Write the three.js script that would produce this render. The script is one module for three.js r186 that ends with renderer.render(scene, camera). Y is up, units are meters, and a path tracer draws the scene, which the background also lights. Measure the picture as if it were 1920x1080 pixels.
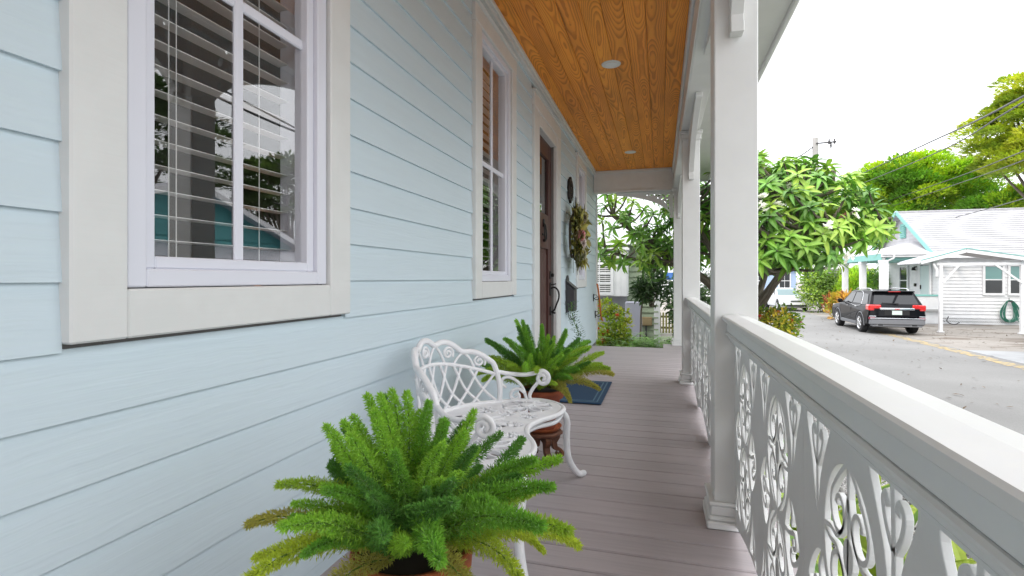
import * as THREE from 'three';
import { mergeGeometries } from 'three/addons/utils/BufferGeometryUtils.js';
import { FontLoader } from 'three/addons/loaders/FontLoader.js';
import { TextGeometry } from 'three/addons/geometries/TextGeometry.js';

// ------------------------------------------------------------------ camera, sky, sun, exposure
// x: towards the street, y: up from the porch floor at the camera, z: minus the distance along the porch
const scene = new THREE.Scene();
const F = 974, V0 = 522, YAW = Math.atan(278 / F), EYE = 1.11;
const camera = new THREE.PerspectiveCamera(2 * Math.atan(540 / F) * 180 / Math.PI, 16 / 9, 0.05, 600);
camera.position.set(0, EYE, 0);
camera.rotation.y = YAW;
camera.setViewOffset(1920, 1080, 0, 540 - V0, 1920, 1080);
camera.updateProjectionMatrix();

const renderer = new THREE.WebGLRenderer({ antialias: true });
renderer.toneMapping = THREE.LinearToneMapping;
renderer.toneMappingExposure = 1.46;
renderer.shadowMap.enabled = true;

function mulberry(a) { return () => { a |= 0; a = a + 0x6D2B79F5 | 0; let t = Math.imul(a ^ a >>> 15, 1 | a); t = t + Math.imul(t ^ t >>> 7, 61 | t) ^ t; return ((t ^ t >>> 14) >>> 0) / 4294967296; }; }
const hash = (x, y, s) => { let h = Math.imul(x, 374761393) + Math.imul(y, 668265263) + Math.imul(s, 1442695041) | 0; h = Math.imul(h ^ h >>> 13, 1274126177); return ((h ^ h >>> 16) >>> 0) / 4294967296; };
function vn(x, y, px, py, s) {                                     // value noise that repeats after px by py cells
  const x0 = Math.floor(x), y0 = Math.floor(y); let fx = x - x0, fy = y - y0;
  fx = fx * fx * (3 - 2 * fx); fy = fy * fy * (3 - 2 * fy);
  const m = (a, n) => ((a % n) + n) % n, a = m(x0, px), b = m(x0 + 1, px), c = m(y0, py), d = m(y0 + 1, py);
  return (hash(a, c, s) * (1 - fx) + hash(b, c, s) * fx) * (1 - fy) + (hash(a, d, s) * (1 - fx) + hash(b, d, s) * fx) * fy;
}
function fbm(x, y, px, py, s, n) { let v = 0, a = 0.5, t = 0; for (let i = 0; i < n; i++) { v += a * vn(x, y, px, py, s + i * 7); t += a; x *= 2; y *= 2; px *= 2; py *= 2; a *= 0.5; } return v / t; }
const clamp = (x, a = 0, b = 1) => Math.min(b, Math.max(a, x)), lerp = (a, b, t) => a + (b - a) * t, sstep = (a, b, x) => { const t = clamp((x - a) / (b - a)); return t * t * (3 - 2 * t); };
const toS = (c) => 255 * (c <= 0.0031308 ? 12.92 * c : 1.055 * Math.pow(c, 1 / 2.4) - 0.055);

const SKY = 1.75;
{ // overcast: a little brighter overhead than at the horizon, soft grey cloud
  const w = 512, h = 256, d = new Float32Array(w * h * 4);
  for (let j = 0; j < h; j++) for (let i = 0; i < w; i++) {
    const el = ((j + 0.5) / h - 0.5) * Math.PI, s = Math.max(0, Math.sin(el));
    const n = fbm(i / w * 8, j / h * 9, 8, 9, 5, 4) - 0.5;
    const L = SKY * (0.72 + 0.6 * s) * (1 + 0.22 * n), k = (j * w + i) * 4;
    if (el < 0) { d[k] = SKY * 0.4; d[k + 1] = SKY * 0.4; d[k + 2] = SKY * 0.4; } else { d[k] = L * 0.965; d[k + 1] = L * 0.99; d[k + 2] = L * 1.03; }
    d[k + 3] = 1;
  }
  const t = new THREE.DataTexture(d, w, h, THREE.RGBAFormat, THREE.FloatType);
  t.mapping = THREE.EquirectangularReflectionMapping; t.magFilter = t.minFilter = THREE.LinearFilter; t.wrapS = THREE.RepeatWrapping; t.needsUpdate = true;
  scene.background = t; scene.environment = t;
}
const sun = new THREE.DirectionalLight(0xfff3e2, 1.1);
sun.position.set(-8, 30, 24); sun.target.position.set(3, 0, -8); sun.castShadow = true; sun.shadow.radius = 40;
Object.assign(sun.shadow.camera, { left: -50, right: 50, top: 50, bottom: -50, near: 1, far: 160 }); sun.shadow.mapSize.set(2048, 2048);
scene.add(sun, sun.target);

// ------------------------------------------------------------------ naming, grouping, geometry helpers
const used = {};
const numbered = (n) => { const k = used[n] = (used[n] ?? -1) + 1; return k ? `${n}_${String(k).padStart(3, '0')}` : n; };
function tag(o, label, category, group, kind) { Object.assign(o.userData, { label, category }); if (group) o.userData.group = group; if (kind) o.userData.kind = kind; return o; }
function thing(name, label, category, [x, y, d] = [0, 0, 0], turn = 0, group) { const o = new THREE.Group(); o.name = numbered(name); o.position.set(x, y, -d); o.rotation.y = turn; scene.add(o); return tag(o, label, category, group); }
function mesh(name, geo, mat, parent = scene) { const m = new THREE.Mesh(geo, mat); m.name = parent === scene ? numbered(name) : name; m.castShadow = m.receiveShadow = true; parent.add(m); return m; }
function struct(name, geo, mat, label) { const m = mesh(name, geo, mat); m.userData.kind = 'structure'; if (label) m.userData.label = label; return m; }

function plain(g) { const n = g.index ? g.toNonIndexed() : g; for (const k of Object.keys(n.attributes)) if (!['position', 'normal', 'uv'].includes(k)) n.deleteAttribute(k); if (!n.attributes.uv) n.setAttribute('uv', new THREE.BufferAttribute(new Float32Array(n.attributes.position.count * 2), 2)); return n; }
const merge = (a) => mergeGeometries(a.map(plain));
function metreUV(g, ou = 0, ov = 0) {
  g = plain(g); const p = g.attributes.position, n = g.attributes.normal, u = new Float32Array(p.count * 2);
  for (let i = 0; i < p.count; i++) {
    const ax = Math.abs(n.getX(i)), ay = Math.abs(n.getY(i)), az = Math.abs(n.getZ(i)), X = p.getX(i), Y = p.getY(i), Z = p.getZ(i);
    const [a, b] = ax >= ay && ax >= az ? [Z, Y] : ay >= az ? [X, Z] : [X, Y];
    u[2 * i] = a + ou; u[2 * i + 1] = b + ov;
  }
  g.setAttribute('uv', new THREE.BufferAttribute(u, 2)); return g;
}
function hull(faces) { // flat faces given as loops of [x,y,z]
  const p = [];
  for (const f of faces) for (let i = 1; i < f.length - 1; i++) p.push(...f[0], ...f[i], ...f[i + 1]);
  const g = new THREE.BufferGeometry(); g.setAttribute('position', new THREE.BufferAttribute(new Float32Array(p), 3)); g.computeVertexNormals(); return metreUV(g);
}
function bx(x0, x1, y0, y1, d0, d1, c = 0.004, ou = 0, ov = 0) { // chamfered block; d is the distance along the porch
  const z0 = -Math.max(d0, d1), z1 = -Math.min(d0, d1);
  c = Math.min(c, (x1 - x0) / 3, (y1 - y0) / 3, (z1 - z0) / 3);
  const X = [x0, x1], Y = [y0, y1], Z = [z0, z1], P = (i, j, k, a) => [a === 0 ? X[i] : X[i] + (i ? -c : c), a === 1 ? Y[j] : Y[j] + (j ? -c : c), a === 2 ? Z[k] : Z[k] + (k ? -c : c)];
  const faces = [], ctr = [(x0 + x1) / 2, (y0 + y1) / 2, (z0 + z1) / 2];
  const push = (f) => { const e = (a, b) => [b[0] - a[0], b[1] - a[1], b[2] - a[2]], u = e(f[0], f[1]), v = e(f[0], f[2]); const n = [u[1] * v[2] - u[2] * v[1], u[2] * v[0] - u[0] * v[2], u[0] * v[1] - u[1] * v[0]]; const o = e(ctr, f[0]); if (n[0] * o[0] + n[1] * o[1] + n[2] * o[2] < 0) f.reverse(); faces.push(f); };
  for (const a of [0, 1, 2]) for (const s of [0, 1]) { const q = [[0, 0], [1, 0], [1, 1], [0, 1]].map(([m, n]) => { const t = [0, 0, 0]; t[a] = s; t[(a + 1) % 3] = m; t[(a + 2) % 3] = n; return P(...t, a); }); push(q); }
  for (const a of [0, 1, 2]) for (const m of [0, 1]) for (const n of [0, 1]) { const b = (a + 1) % 3, e = (a + 2) % 3, t0 = [0, 0, 0]; t0[b] = m; t0[e] = n; const t1 = [...t0]; t1[a] = 1; push([P(...t0, b), P(...t1, b), P(...t1, e), P(...t0, e)]); }
  for (const i of [0, 1]) for (const j of [0, 1]) for (const k of [0, 1]) push([P(i, j, k, 0), P(i, j, k, 1), P(i, j, k, 2)]);
  const g = hull(faces); return ou || ov ? metreUV(g, ou, ov) : g;
}
const V = (x, y, d) => new THREE.Vector3(x, y, -d);
function tube(pts, r, n = 24, rad = 7, closed = false, taper = 1) {
  const c = new THREE.CatmullRomCurve3(pts.map((p) => V(...p)), closed, 'centripetal'), g = new THREE.TubeGeometry(c, n, r, rad, closed);
  if (taper !== 1) { const p = g.attributes.position, q = new THREE.Vector3(), v = new THREE.Vector3(); for (let i = 0; i <= n; i++) { c.getPointAt(i / n, q); const k = lerp(1, taper, i / n); for (let j = 0; j <= rad; j++) { const m = i * (rad + 1) + j; v.fromBufferAttribute(p, m).sub(q).multiplyScalar(k).add(q); p.setXYZ(m, v.x, v.y, v.z); } } }
  if (closed) return g;
  const caps = [0, 1].map((e) => { const s = new THREE.SphereGeometry(r * (e ? taper : 1), rad, 4), q = c.getPointAt(e); s.translate(q.x, q.y, q.z); return s; });
  return merge([g, ...caps]);
}
const bar = (a, b, r, rad = 6) => { const A = V(...a), B = V(...b), g = new THREE.CylinderGeometry(r, r, A.distanceTo(B), rad); g.applyQuaternion(new THREE.Quaternion().setFromUnitVectors(new THREE.Vector3(0, 1, 0), B.clone().sub(A).normalize())); const m = A.add(B).multiplyScalar(0.5); return g.translate(m.x, m.y, m.z); };
function beam(a, b, w, h, c = 0.004) { // square-section timber between two points, kept upright
  const A = V(...a), B = V(...b), L = A.distanceTo(B), g = bx(-w / 2, w / 2, -h / 2, h / 2, -L / 2, L / 2, c), o = new THREE.Object3D(); o.position.copy(A).add(B).multiplyScalar(0.5); o.lookAt(B); o.updateMatrix(); return g.applyMatrix4(o.matrix);
}
function plate(pts, t) { // flat polygon of [x,y,d] points with thickness t along its normal
  if (t < 0) { pts = pts.slice().reverse(); t = -t; }
  const P = pts.map((p) => V(...p)), n = P[1].clone().sub(P[0]).cross(P[2].clone().sub(P[0])).normalize().multiplyScalar(t), Q = P.map((p) => p.clone().add(n)), a = (v) => [v.x, v.y, v.z];
  const f = [Q.map(a), P.map(a).reverse()]; for (let i = 0; i < P.length; i++) { const j = (i + 1) % P.length; f.push([P[i], P[j], Q[j], Q[i]].map(a)); } return hull(f);
}
class Leaves { // many small folded blades in one geometry, each with its own tint
  constructor() { this.p = []; this.c = []; }
  add(o, dir, nor, len, wid, col, seg = 1, droop = 0, rib) {
    const s = new THREE.Vector3().crossVectors(dir, nor).normalize(), up = new THREE.Vector3().crossVectors(s, dir).normalize();
    const at = (t) => { const k = droop * t * t * len; return o.clone().addScaledVector(dir, len * t * (1 - 0.25 * Math.abs(droop) * t)).addScaledVector(up, -k); };
    const tri = (a, b, c, ca, cb, cc) => { for (const v of [a, b, c]) this.p.push(v.x, v.y, v.z); for (const v of [ca, cb, cc]) this.c.push(v[0], v[1], v[2]); };
    if (seg === 1) { const m = at(0.5), e = at(1), f = len * 0.06, l = m.clone().addScaledVector(s, wid / 2).addScaledVector(up, f), r = m.clone().addScaledVector(s, -wid / 2).addScaledVector(up, f); tri(o, l, e, col, col, col); tri(o, e, r, col, col, col); return; }
    const R = rib || col; let pm = o, pl = o, pr = o;
    for (let i = 1; i <= seg; i++) {
      const t = i / seg, m = at(t), w = i === seg ? 0 : wid / 2 * Math.pow(Math.sin(Math.PI * Math.pow(t, 0.85)), 0.8), l = m.clone().addScaledVector(s, w).addScaledVector(up, w * 0.35), r = m.clone().addScaledVector(s, -w).addScaledVector(up, w * 0.35);
      if (i > 1) { tri(pm, pl, m, R, col, R); tri(pm, m, pr, R, R, col); }
      if (i < seg) { tri(pl, l, m, col, col, R); tri(pr, m, r, col, R, col); }
      pm = m; pl = l; pr = r;
    }
  }
  geo() { const g = new THREE.BufferGeometry(); g.setAttribute('position', new THREE.BufferAttribute(new Float32Array(this.p), 3)); g.setAttribute('color', new THREE.BufferAttribute(new Float32Array(this.c), 3)); g.computeVertexNormals(); return g; }
}
const ellipse = (cx, cy, rx, ry, rot = 0, n = 14) => Array.from({ length: n }, (_, i) => { const a = i / n * 2 * Math.PI, x = rx * Math.cos(a), y = ry * Math.sin(a); return new THREE.Vector2(cx + x * Math.cos(rot) - y * Math.sin(rot), cy + x * Math.sin(rot) + y * Math.cos(rot)); });
function crescent(pts, w) { // a pointed stroke along a polyline: one sawn slot
  const c = new THREE.SplineCurve(pts.map((p) => new THREE.Vector2(...p))), L = [], R = [], n = 9;
  for (let i = 0; i <= n; i++) { const t = i / n, p = c.getPoint(t), g = c.getTangent(t), k = w / 2 * (0.25 + 0.75 * Math.sin(Math.PI * t)); L.push(new THREE.Vector2(p.x - g.y * k, p.y + g.x * k)); R.unshift(new THREE.Vector2(p.x + g.y * k, p.y - g.x * k)); }
  return [...L, ...R];
}
const sawn = (outer, holes, t, bevel = 0) => { const s = new THREE.Shape(outer); for (const h of holes) s.holes.push(new THREE.Path(h)); return plain(new THREE.ExtrudeGeometry(s, { depth: t, bevelEnabled: bevel > 0, bevelThickness: bevel, bevelSize: bevel, bevelOffset: -bevel, bevelSegments: 1, steps: 1 })); };

// ------------------------------------------------------------------ textures and materials
function tex(w, h, fn, rep, srgb = true) {
  const d = new Uint8Array(w * h * 4);
  for (let j = 0; j < h; j++) for (let i = 0; i < w; i++) { const c = fn(i, j), k = (j * w + i) * 4; for (let q = 0; q < 3; q++) d[k + q] = clamp(srgb ? toS(c.length ? c[q] : c) : 255 * (c.length ? c[q] : c), 0, 255); d[k + 3] = 255; }
  const t = new THREE.DataTexture(d, w, h, THREE.RGBAFormat); t.wrapS = t.wrapT = THREE.RepeatWrapping; t.magFilter = THREE.LinearFilter; t.minFilter = THREE.LinearMipmapLinearFilter; t.generateMipmaps = true;
  if (srgb) t.colorSpace = THREE.SRGBColorSpace; t.repeat.set(1 / rep[0], 1 / rep[1]); t.needsUpdate = true; return t;
}
const S = (o) => new THREE.MeshStandardMaterial({ roughness: 0.6, ...o }), P = (o) => new THREE.MeshPhysicalMaterial({ roughness: 0.6, ...o });
const rgb = (r, g, b) => new THREE.Color().setRGB(r, g, b);
const mottled = (size, rep, a, b, seed, cells = 8, oct = 5) => tex(size, size, (i, j) => { const t = sstep(0.25, 0.75, fbm(i / size * cells, j / size * cells, cells, cells, seed, oct)); return [lerp(a[0], b[0], t), lerp(a[1], b[1], t), lerp(a[2], b[2], t)]; }, [rep, rep]);

const grainBump = tex(1024, 256, (i, j) => { const w = fbm(i / 1024 * 6, j / 256 * 4, 6, 4, 9, 3) * 2.2; const s = fbm(i / 1024 * 5 + 0, j / 256 * 36 + w, 5, 4096, 3, 3); return 0.5 + 0.9 * (s - 0.5); }, [0.9, 0.3], false);
const sidingCol = tex(512, 512, (i, j) => { const n = 0.97 + 0.05 * fbm(i / 512 * 6, j / 512 * 40, 6, 40, 21, 4); return [0.60 * n, 0.705 * n, 0.755 * n]; }, [1.7, 1.1]);
const M = {
  siding: S({ map: sidingCol, bumpMap: grainBump, bumpScale: 0.0010, roughness: 0.55 }),
  trim: S({ map: mottled(256, 0.8, [0.70, 0.71, 0.695], [0.73, 0.74, 0.725], 31), bumpMap: grainBump, bumpScale: 0.0003, roughness: 0.45 }),
  white: S({ map: mottled(256, 0.9, [0.745, 0.745, 0.725], [0.77, 0.77, 0.75], 33), roughness: 0.38 }),
  vinyl: S({ color: rgb(0.74, 0.75, 0.82), roughness: 0.3 }),
  slat: S({ color: rgb(0.82, 0.82, 0.8), roughness: 0.5 }),
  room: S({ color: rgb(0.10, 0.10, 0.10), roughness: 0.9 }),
  under: S({ color: rgb(0.2, 0.19, 0.18), roughness: 0.9 }),
  pane: P({ color: 0xffffff, transmission: 1, thickness: 0, ior: 1.85, roughness: 0.01 }),
  darkGlass: P({ color: rgb(0.03, 0.035, 0.04), roughness: 0.05, ior: 1.6 }),
  black: S({ color: rgb(0.018, 0.017, 0.017), roughness: 0.4, metalness: 0.3 }),
  bronze: S({ color: rgb(0.045, 0.038, 0.032), roughness: 0.55, metalness: 0.4 }),
  grey: S({ color: rgb(0.045, 0.042, 0.046), roughness: 0.5 }),
  iron: S({ map: mottled(256, 0.5, [0.80, 0.80, 0.82], [0.88, 0.88, 0.89], 41), roughness: 0.42 }),
};
const clay = [[0.50, 0.13, 0.04], [0.36, 0.085, 0.03]].map((c, k) => S({ map: mottled(256, 0.35, c, [c[0] * 0.62, c[1] * 0.62, c[2] * 0.8], 51 + k, 5), bumpMap: mottled(128, 0.1, [0.3, 0.3, 0.3], [0.7, 0.7, 0.7], 57), bumpScale: 0.0006, roughness: 0.75 }));
const leafMat = (o = {}) => P({ vertexColors: true, roughness: 0.85, transmission: 0.35, thickness: 0, side: THREE.DoubleSide, ...o });
const LEAF = leafMat(), GLOSSLEAF = leafMat({ roughness: 0.6, transmission: 0.3 }), PETAL = leafMat({ roughness: 0.9 });
const BARK = S({ map: mottled(256, 0.5, [0.20, 0.17, 0.14], [0.11, 0.09, 0.07], 61, 10), bumpMap: mottled(256, 0.2, [0.2, 0.2, 0.2], [0.8, 0.8, 0.8], 62, 10), bumpScale: 0.004, roughness: 0.9 });
// pine boards: flat-sawn grain, one texture per cut
const pine = [0, 1, 2, 3].map((k) => tex(128, 2048, (i, j) => {
  const x = (i / 128 - 0.5) * 0.165, y = j / 2048, n1 = vn(y * 3, k * 3.7, 3, 64, 70 + k) * 0.7 + 0.3 * vn(y * 7, k * 2.1, 7, 64, 75 + k), n2 = fbm(i / 128 * 1.5, y * 24, 64, 24, 80 + k, 3);
  const cx = (vn(y * 2, 0.5, 2, 8, 90 + k) - 0.5) * 0.16, dep = 0.02 + 0.15 * n1;
  const r = Math.sqrt((x - cx) ** 2 * 1.0 + dep * dep) + (n2 - 0.5) * 0.007, t = (r / 0.0115) % 1, late = sstep(0.25, 0.85, t) * (1 - sstep(0.9, 1, t));
  const fine = fbm(i / 128 * 40, y * 30, 40, 30, 95 + k, 2), age = fbm(i / 128 * 2, y * 7, 64, 7, 97 + k, 3), stain = sstep(0.6, 0.85, fbm(i / 128 * 1 + k, y * 2, 64, 2, 99 + k, 4));
  const m = clamp(late * 0.68 + (fine - 0.5) * 0.35), s = (0.78 + 0.44 * age) * (1 - 0.45 * stain);
  return [lerp(1.0, 0.56, m) * s, lerp(0.395, 0.158, m) * s, lerp(0.05, 0.013, m) * s];
}, [0.165, 3.2]));
const PINE = pine.map((t) => S({ map: t, roughness: 0.42 }));
const deckTex = [0, 1, 2].map((k) => tex(1024, 128, (i, j) => { const n = fbm(i / 1024 * 10, j / 128 * 22, 10, 22, 110 + k, 4), b = fbm(i / 1024 * 5, j / 128 * 2, 5, 2, 120 + k, 3), m = (0.9 + 0.16 * (n - 0.5) + 0.14 * (b - 0.5)) * (0.97 + 0.03 * k); return [0.475 * m, 0.42 * m, 0.425 * m]; }, [1.8, 0.17]));
const DECK = deckTex.map((t) => S({ map: t, bumpMap: grainBump, bumpScale: 0.0009, roughness: 0.6 }));
const roadTex = (() => {
  const n = 2048, r = mulberry(5), dark = new Float32Array(n * n), W = 14;
  const stamp = (x, y, w, a) => { for (let dy = -3; dy <= 3; dy++) for (let dx = -3; dx <= 3; dx++) { const q = Math.hypot(dx, dy); if (q > w + 0.8) continue; const ix = ((Math.floor(x) + dx) % n + n) % n, iy = ((Math.floor(y) + dy) % n + n) % n, v = a * clamp(w + 0.8 - q); if (v > dark[iy * n + ix]) dark[iy * n + ix] = v; } };
  const crack = (x, y, a, L, w) => { for (let s = 0; s < L; s++) { a += (r() - 0.5) * 0.5; x += Math.cos(a); y += Math.sin(a); if (r() < 0.82) stamp(x, y, w * (0.4 + 0.6 * r()), 0.3 + 0.4 * r()); if (r() < 0.004 && L > 120) crack(x, y, a + (r() < 0.5 ? 1 : -1) * (0.5 + r()), L * 0.5, w * 0.7); } };
  for (let i = 0; i < 46; i++) crack(r() * n, r() * n, r() < 0.6 ? (r() < 0.5 ? 0 : Math.PI) + (r() - 0.5) * 0.7 : r() * 6.28, 150 + r() * 520, 0.5 + r() * 0.7);
  for (let i = 0; i < 150; i++) { const x = r() * n, y = r() * n, m = 2 + r() * 5; for (let k = 0; k < m; k++) stamp(x + r() * 4, y + r() * 4, 0.7 + r(), 0.35 + 0.4 * r()); }
  return tex(n, n, (i, j) => { const a = fbm(i / n * 7, j / n * 7, 7, 7, 130, 5), g = hash(i, j, 9), g2 = hash(i >> 1, j >> 1, 10), v = (0.215 + 0.10 * (a - 0.5)) * (0.84 + 0.2 * g + 0.14 * g2) * (1 - dark[j * n + i] * 0.75); return [v * 1.0, v * 0.985, v * 0.965]; }, [W, W]);
})();
const ROAD = S({ map: roadTex, bumpMap: roadTex, bumpScale: 0.004, roughness: 0.9 });
const gravelTex = tex(1024, 1024, (i, j) => { let best = 9, id = 0; const X = i / 1024 * 90, Y = j / 1024 * 90, cx = Math.floor(X), cy = Math.floor(Y); for (let a = -1; a <= 1; a++) for (let b = -1; b <= 1; b++) { const u = (cx + a + 90) % 90, v = (cy + b + 90) % 90, d = (cx + a + hash(u, v, 1) - X) ** 2 + (cy + b + hash(u, v, 2) - Y) ** 2; if (d < best) { best = d; id = hash(u, v, 3); } } const k = (0.1 + 0.5 * id) * (best > 0.3 ? 0.3 : 1); return [k, k * 0.96, k * 0.92]; }, [1.6, 1.6]);
const GRAVEL = S({ map: gravelTex, bumpMap: gravelTex, bumpScale: 0.01, roughness: 0.95 });
const SAND = S({ map: tex(1024, 1024, (i, j) => { const a = fbm(i / 1024 * 6, j / 1024 * 6, 6, 6, 140, 6), l = sstep(0.56, 0.7, fbm(i / 1024 * 9, j / 1024 * 22, 9, 22, 141, 5)), g = 0.85 + 0.3 * hash(i, j, 4), v = (0.25 + 0.13 * a) * g; return [lerp(v, 0.14, l * 0.7), lerp(v * 0.92, 0.105, l * 0.7), lerp(v * 0.84, 0.08, l * 0.7)]; }, [9, 9]), roughness: 0.95 });

// ------------------------------------------------------------------ the ground and the street
const GY = -1.0, WALL = -1.24, CEIL = 3.18, floorY = (d) => -0.012 * d;
const sheet = (x0, x1, d0, d1, y, r = 0) => { const g = new THREE.BufferGeometry(); const p = [x0, y, -d0, x1, y, -d0, x1, y, -d1, x0, y, -d0, x1, y, -d1, x0, y, -d1]; g.setAttribute('position', new THREE.BufferAttribute(new Float32Array(p), 3)); g.computeVertexNormals(); return metreUV(g, r, r); };
struct('ground', sheet(-200, 260, -200, 330, GY - 0.012), SAND);
struct('gravel_bed', sheet(0.2, 2.55, -6, 14, GY - 0.004), GRAVEL);
struct('road', sheet(2.3, 8.62, -60, 150, GY), ROAD);
{ // worn yellow edge line: patches of paint with ragged edges
  const r = mulberry(8), L = new Leaves(), g = [];
  for (let d = -20; d < 24; d += 0.11) { const w = 0.12 + 0.1 * r(), c = 8.28 + 0.03 * Math.sin(d * 0.7); for (const s of [-1, 1]) if (r() < 0.93) g.push(sheet(Math.min(c, c + s * w), Math.max(c, c + s * w), d, d + 0.115, GY + 0.004)); }
  struct('road_marking', merge(g), S({ map: tex(256, 256, (i, j) => { const k = sstep(0.35, 0.6, fbm(i / 256 * 12, j / 256 * 12, 12, 12, 150, 5)); return [lerp(0.25, 0.42, k), lerp(0.24, 0.32, k), lerp(0.225, 0.165, k)]; }, [1.2, 1.2]), roughness: 0.9 }), 'worn yellow line along the far edge of the road');
}
struct('driveway', bx(8.62, 22, GY - 0.1, GY + 0.012, 4, 18.3, 0.006), S({ map: mottled(512, 5, [0.27, 0.275, 0.285], [0.35, 0.355, 0.365], 160, 7, 6), roughness: 0.9 }), 'pale concrete driveway slab beyond the yellow line');
{ // loose stones below the railing, and litter on the verge
  const r = mulberry(12), g = new THREE.IcosahedronGeometry(0.03, 0), m = new THREE.InstancedMesh(g, S({ color: rgb(0.4, 0.39, 0.37), roughness: 0.95 }), 4200), o = new THREE.Object3D(), c = new THREE.Color();
  for (let i = 0; i < 4200; i++) { o.position.set(0.5 + 1.9 * r(), GY + 0.004, -(-0.6 + 6.5 * r())); o.rotation.set(r() * 6, r() * 6, r() * 6); o.scale.set(0.5 + r(), 0.3 + 0.5 * r(), 0.5 + r()); o.updateMatrix(); m.setMatrixAt(i, o.matrix); const k = 0.15 + 1.5 * r() * r(); m.setColorAt(i, c.setRGB(k, k, k)); }
  m.name = 'gravel'; m.castShadow = m.receiveShadow = true; scene.add(m); tag(m, 'loose grey and white gravel in the bed outside the railing', 'gravel', null, 'stuff');
  const L = new Leaves();
  for (let i = 0; i < 700; i++) { const near = r() < 0.55, x = near ? 9 + 8 * r() : 2.6 + 6 * r(), d = near ? 18.6 + 8 * r() : 5 + 26 * r(); const k = 0.5 + 0.7 * r(); L.add(new THREE.Vector3(x, GY + 0.015 + 0.01 * r(), -d), new THREE.Vector3(r() - 0.5, 0.1 * r(), r() - 0.5).normalize(), new THREE.Vector3(0.3 * (r() - 0.5), 1, 0.3 * (r() - 0.5)).normalize(), 0.05 + 0.08 * r(), 0.03 + 0.03 * r(), [0.13 * k, 0.085 * k, 0.045 * k]); }
  tag(mesh('fallen_leaves', L.geo(), PETAL), 'brown dry leaves scattered over the road and sandy verge', 'leaves', null, 'stuff');
}

// ------------------------------------------------------------------ the cottage with the porch
const cottage = thing('cottage', 'pale blue clapboard cottage with varnished pine porch ceiling and cream trim', 'house');
const WIN = [[0.811, 1.86], [3.363, 4.41], [7.91, 8.945]], WY = [0.967, 3.02], DOOR = [5.1, 6.535], END = 10.6, START = -6;  // START: porch run on unseen behind the camera to block the sun
{
  // laps of siding between the openings; each lap is a board of its own
  const lapY = (k) => 0.036 + 0.1522 * k, spans = [[START, END]];
  const lap = (y0, y1, a, b, k, q) => { // tilted board with a square lower edge
    const x0 = WALL, x1 = WALL - 0.012, bk = WALL - 0.021, f = [[x0, y0], [x1, y1], [bk, y1], [bk, y0]], loop = (z) => f.map(([x, y]) => [x, y, z]), A = loop(-a), B = loop(-b);
    return metreUV(hull([A, B.slice().reverse(), ...[0, 1, 2, 3].map((i) => [A[(i + 1) % 4], A[i], B[i], B[(i + 1) % 4]])]), q * 0.731, k * 0.377);
  };
  const cuts = [...WIN.map(([a, b]) => [a, b, WY[0] - 0.012, WY[1] + 0.02]), [...DOOR, 0, 3.03]];
  for (let k = 0; k < 21; k++) {
    const y0 = lapY(k), y1 = Math.min(y0 + 0.158, CEIL); let seg = [[START, END - 0.09]];
    for (const [a, b, c, d] of cuts) if (y1 - 0.02 > c && y0 < d) seg = seg.flatMap(([p, q]) => b <= p || a >= q ? [[p, q]] : [[p, a], [b, q]].filter(([s, t]) => t - s > 0.01));
    for (const [p, q] of seg) { // long runs are butted near the camera's end
      if (q - p > 7) { const j = -1.7 + ((k * 0.53) % 1.6); mesh('siding_board', lap(y0, y1, p, j - 0.001, k, k + 1), M.siding, cottage); mesh('siding_board', lap(y0, y1, j + 0.001, q, k, k + 7), M.siding, cottage); }
      else mesh('siding_board', lap(y0, y1, p, q, k, k * 3 + Math.round(p)), M.siding, cottage);
    }
  }
  // sheathing behind the laps, with the openings left free
  const w = []; let d = START; const X0 = WALL - 0.16, X1 = WALL - 0.022;
  const holes = [[WIN[0][0] + 0.1, WIN[0][1] - 0.1, 1.03, 2.95], [WIN[1][0] + 0.1, WIN[1][1] - 0.1, 1.03, 2.95], [DOOR[0] + 0.15, DOOR[1] - 0.25, 0.02, 2.76], [WIN[2][0] + 0.1, WIN[2][1] - 0.1, 1.03, 2.95]];
  for (const [a, b, y0, y1] of holes) { w.push(bx(X0, X1, GY, 4.6, d, a, 0.001)); if (y0 > 0.05) w.push(bx(X0, X1, GY, y0, a, b, 0.001)); else w.push(bx(X0, X1, GY, -0.11, a, b, 0.001)); w.push(bx(X0, X1, y1, 4.6, a, b, 0.001)); d = b; }
  w.push(bx(X0, X1, GY, 4.6, d, END - 0.02, 0.001));
  mesh('wall', merge(w), M.under, cottage);
  // the rooms behind
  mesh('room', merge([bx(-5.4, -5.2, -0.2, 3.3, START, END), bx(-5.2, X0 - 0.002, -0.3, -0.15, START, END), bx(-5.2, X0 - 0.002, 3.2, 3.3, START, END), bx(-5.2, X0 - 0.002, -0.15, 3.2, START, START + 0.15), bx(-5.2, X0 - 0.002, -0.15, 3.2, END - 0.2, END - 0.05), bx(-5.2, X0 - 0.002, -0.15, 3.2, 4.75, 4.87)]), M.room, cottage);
  mesh('skirt_board', bx(WALL - 0.02, WALL - 0.004, -0.16, 0.034, START, END - 0.09, 0.003), M.siding, cottage);
  mesh('corner_board', bx(WALL - 0.2, WALL + 0.02, -0.12, CEIL, END - 0.088, END, 0.004), M.white, cottage);
  mesh('crown_trim', merge([bx(WALL - 0.01, WALL + 0.03, CEIL - 0.075, CEIL - 0.001, START, 10.1), bx(WALL + 0.03, WALL + 0.052, CEIL - 0.04, CEIL - 0.001, START, 10.1)]), M.trim, cottage);
}
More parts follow.
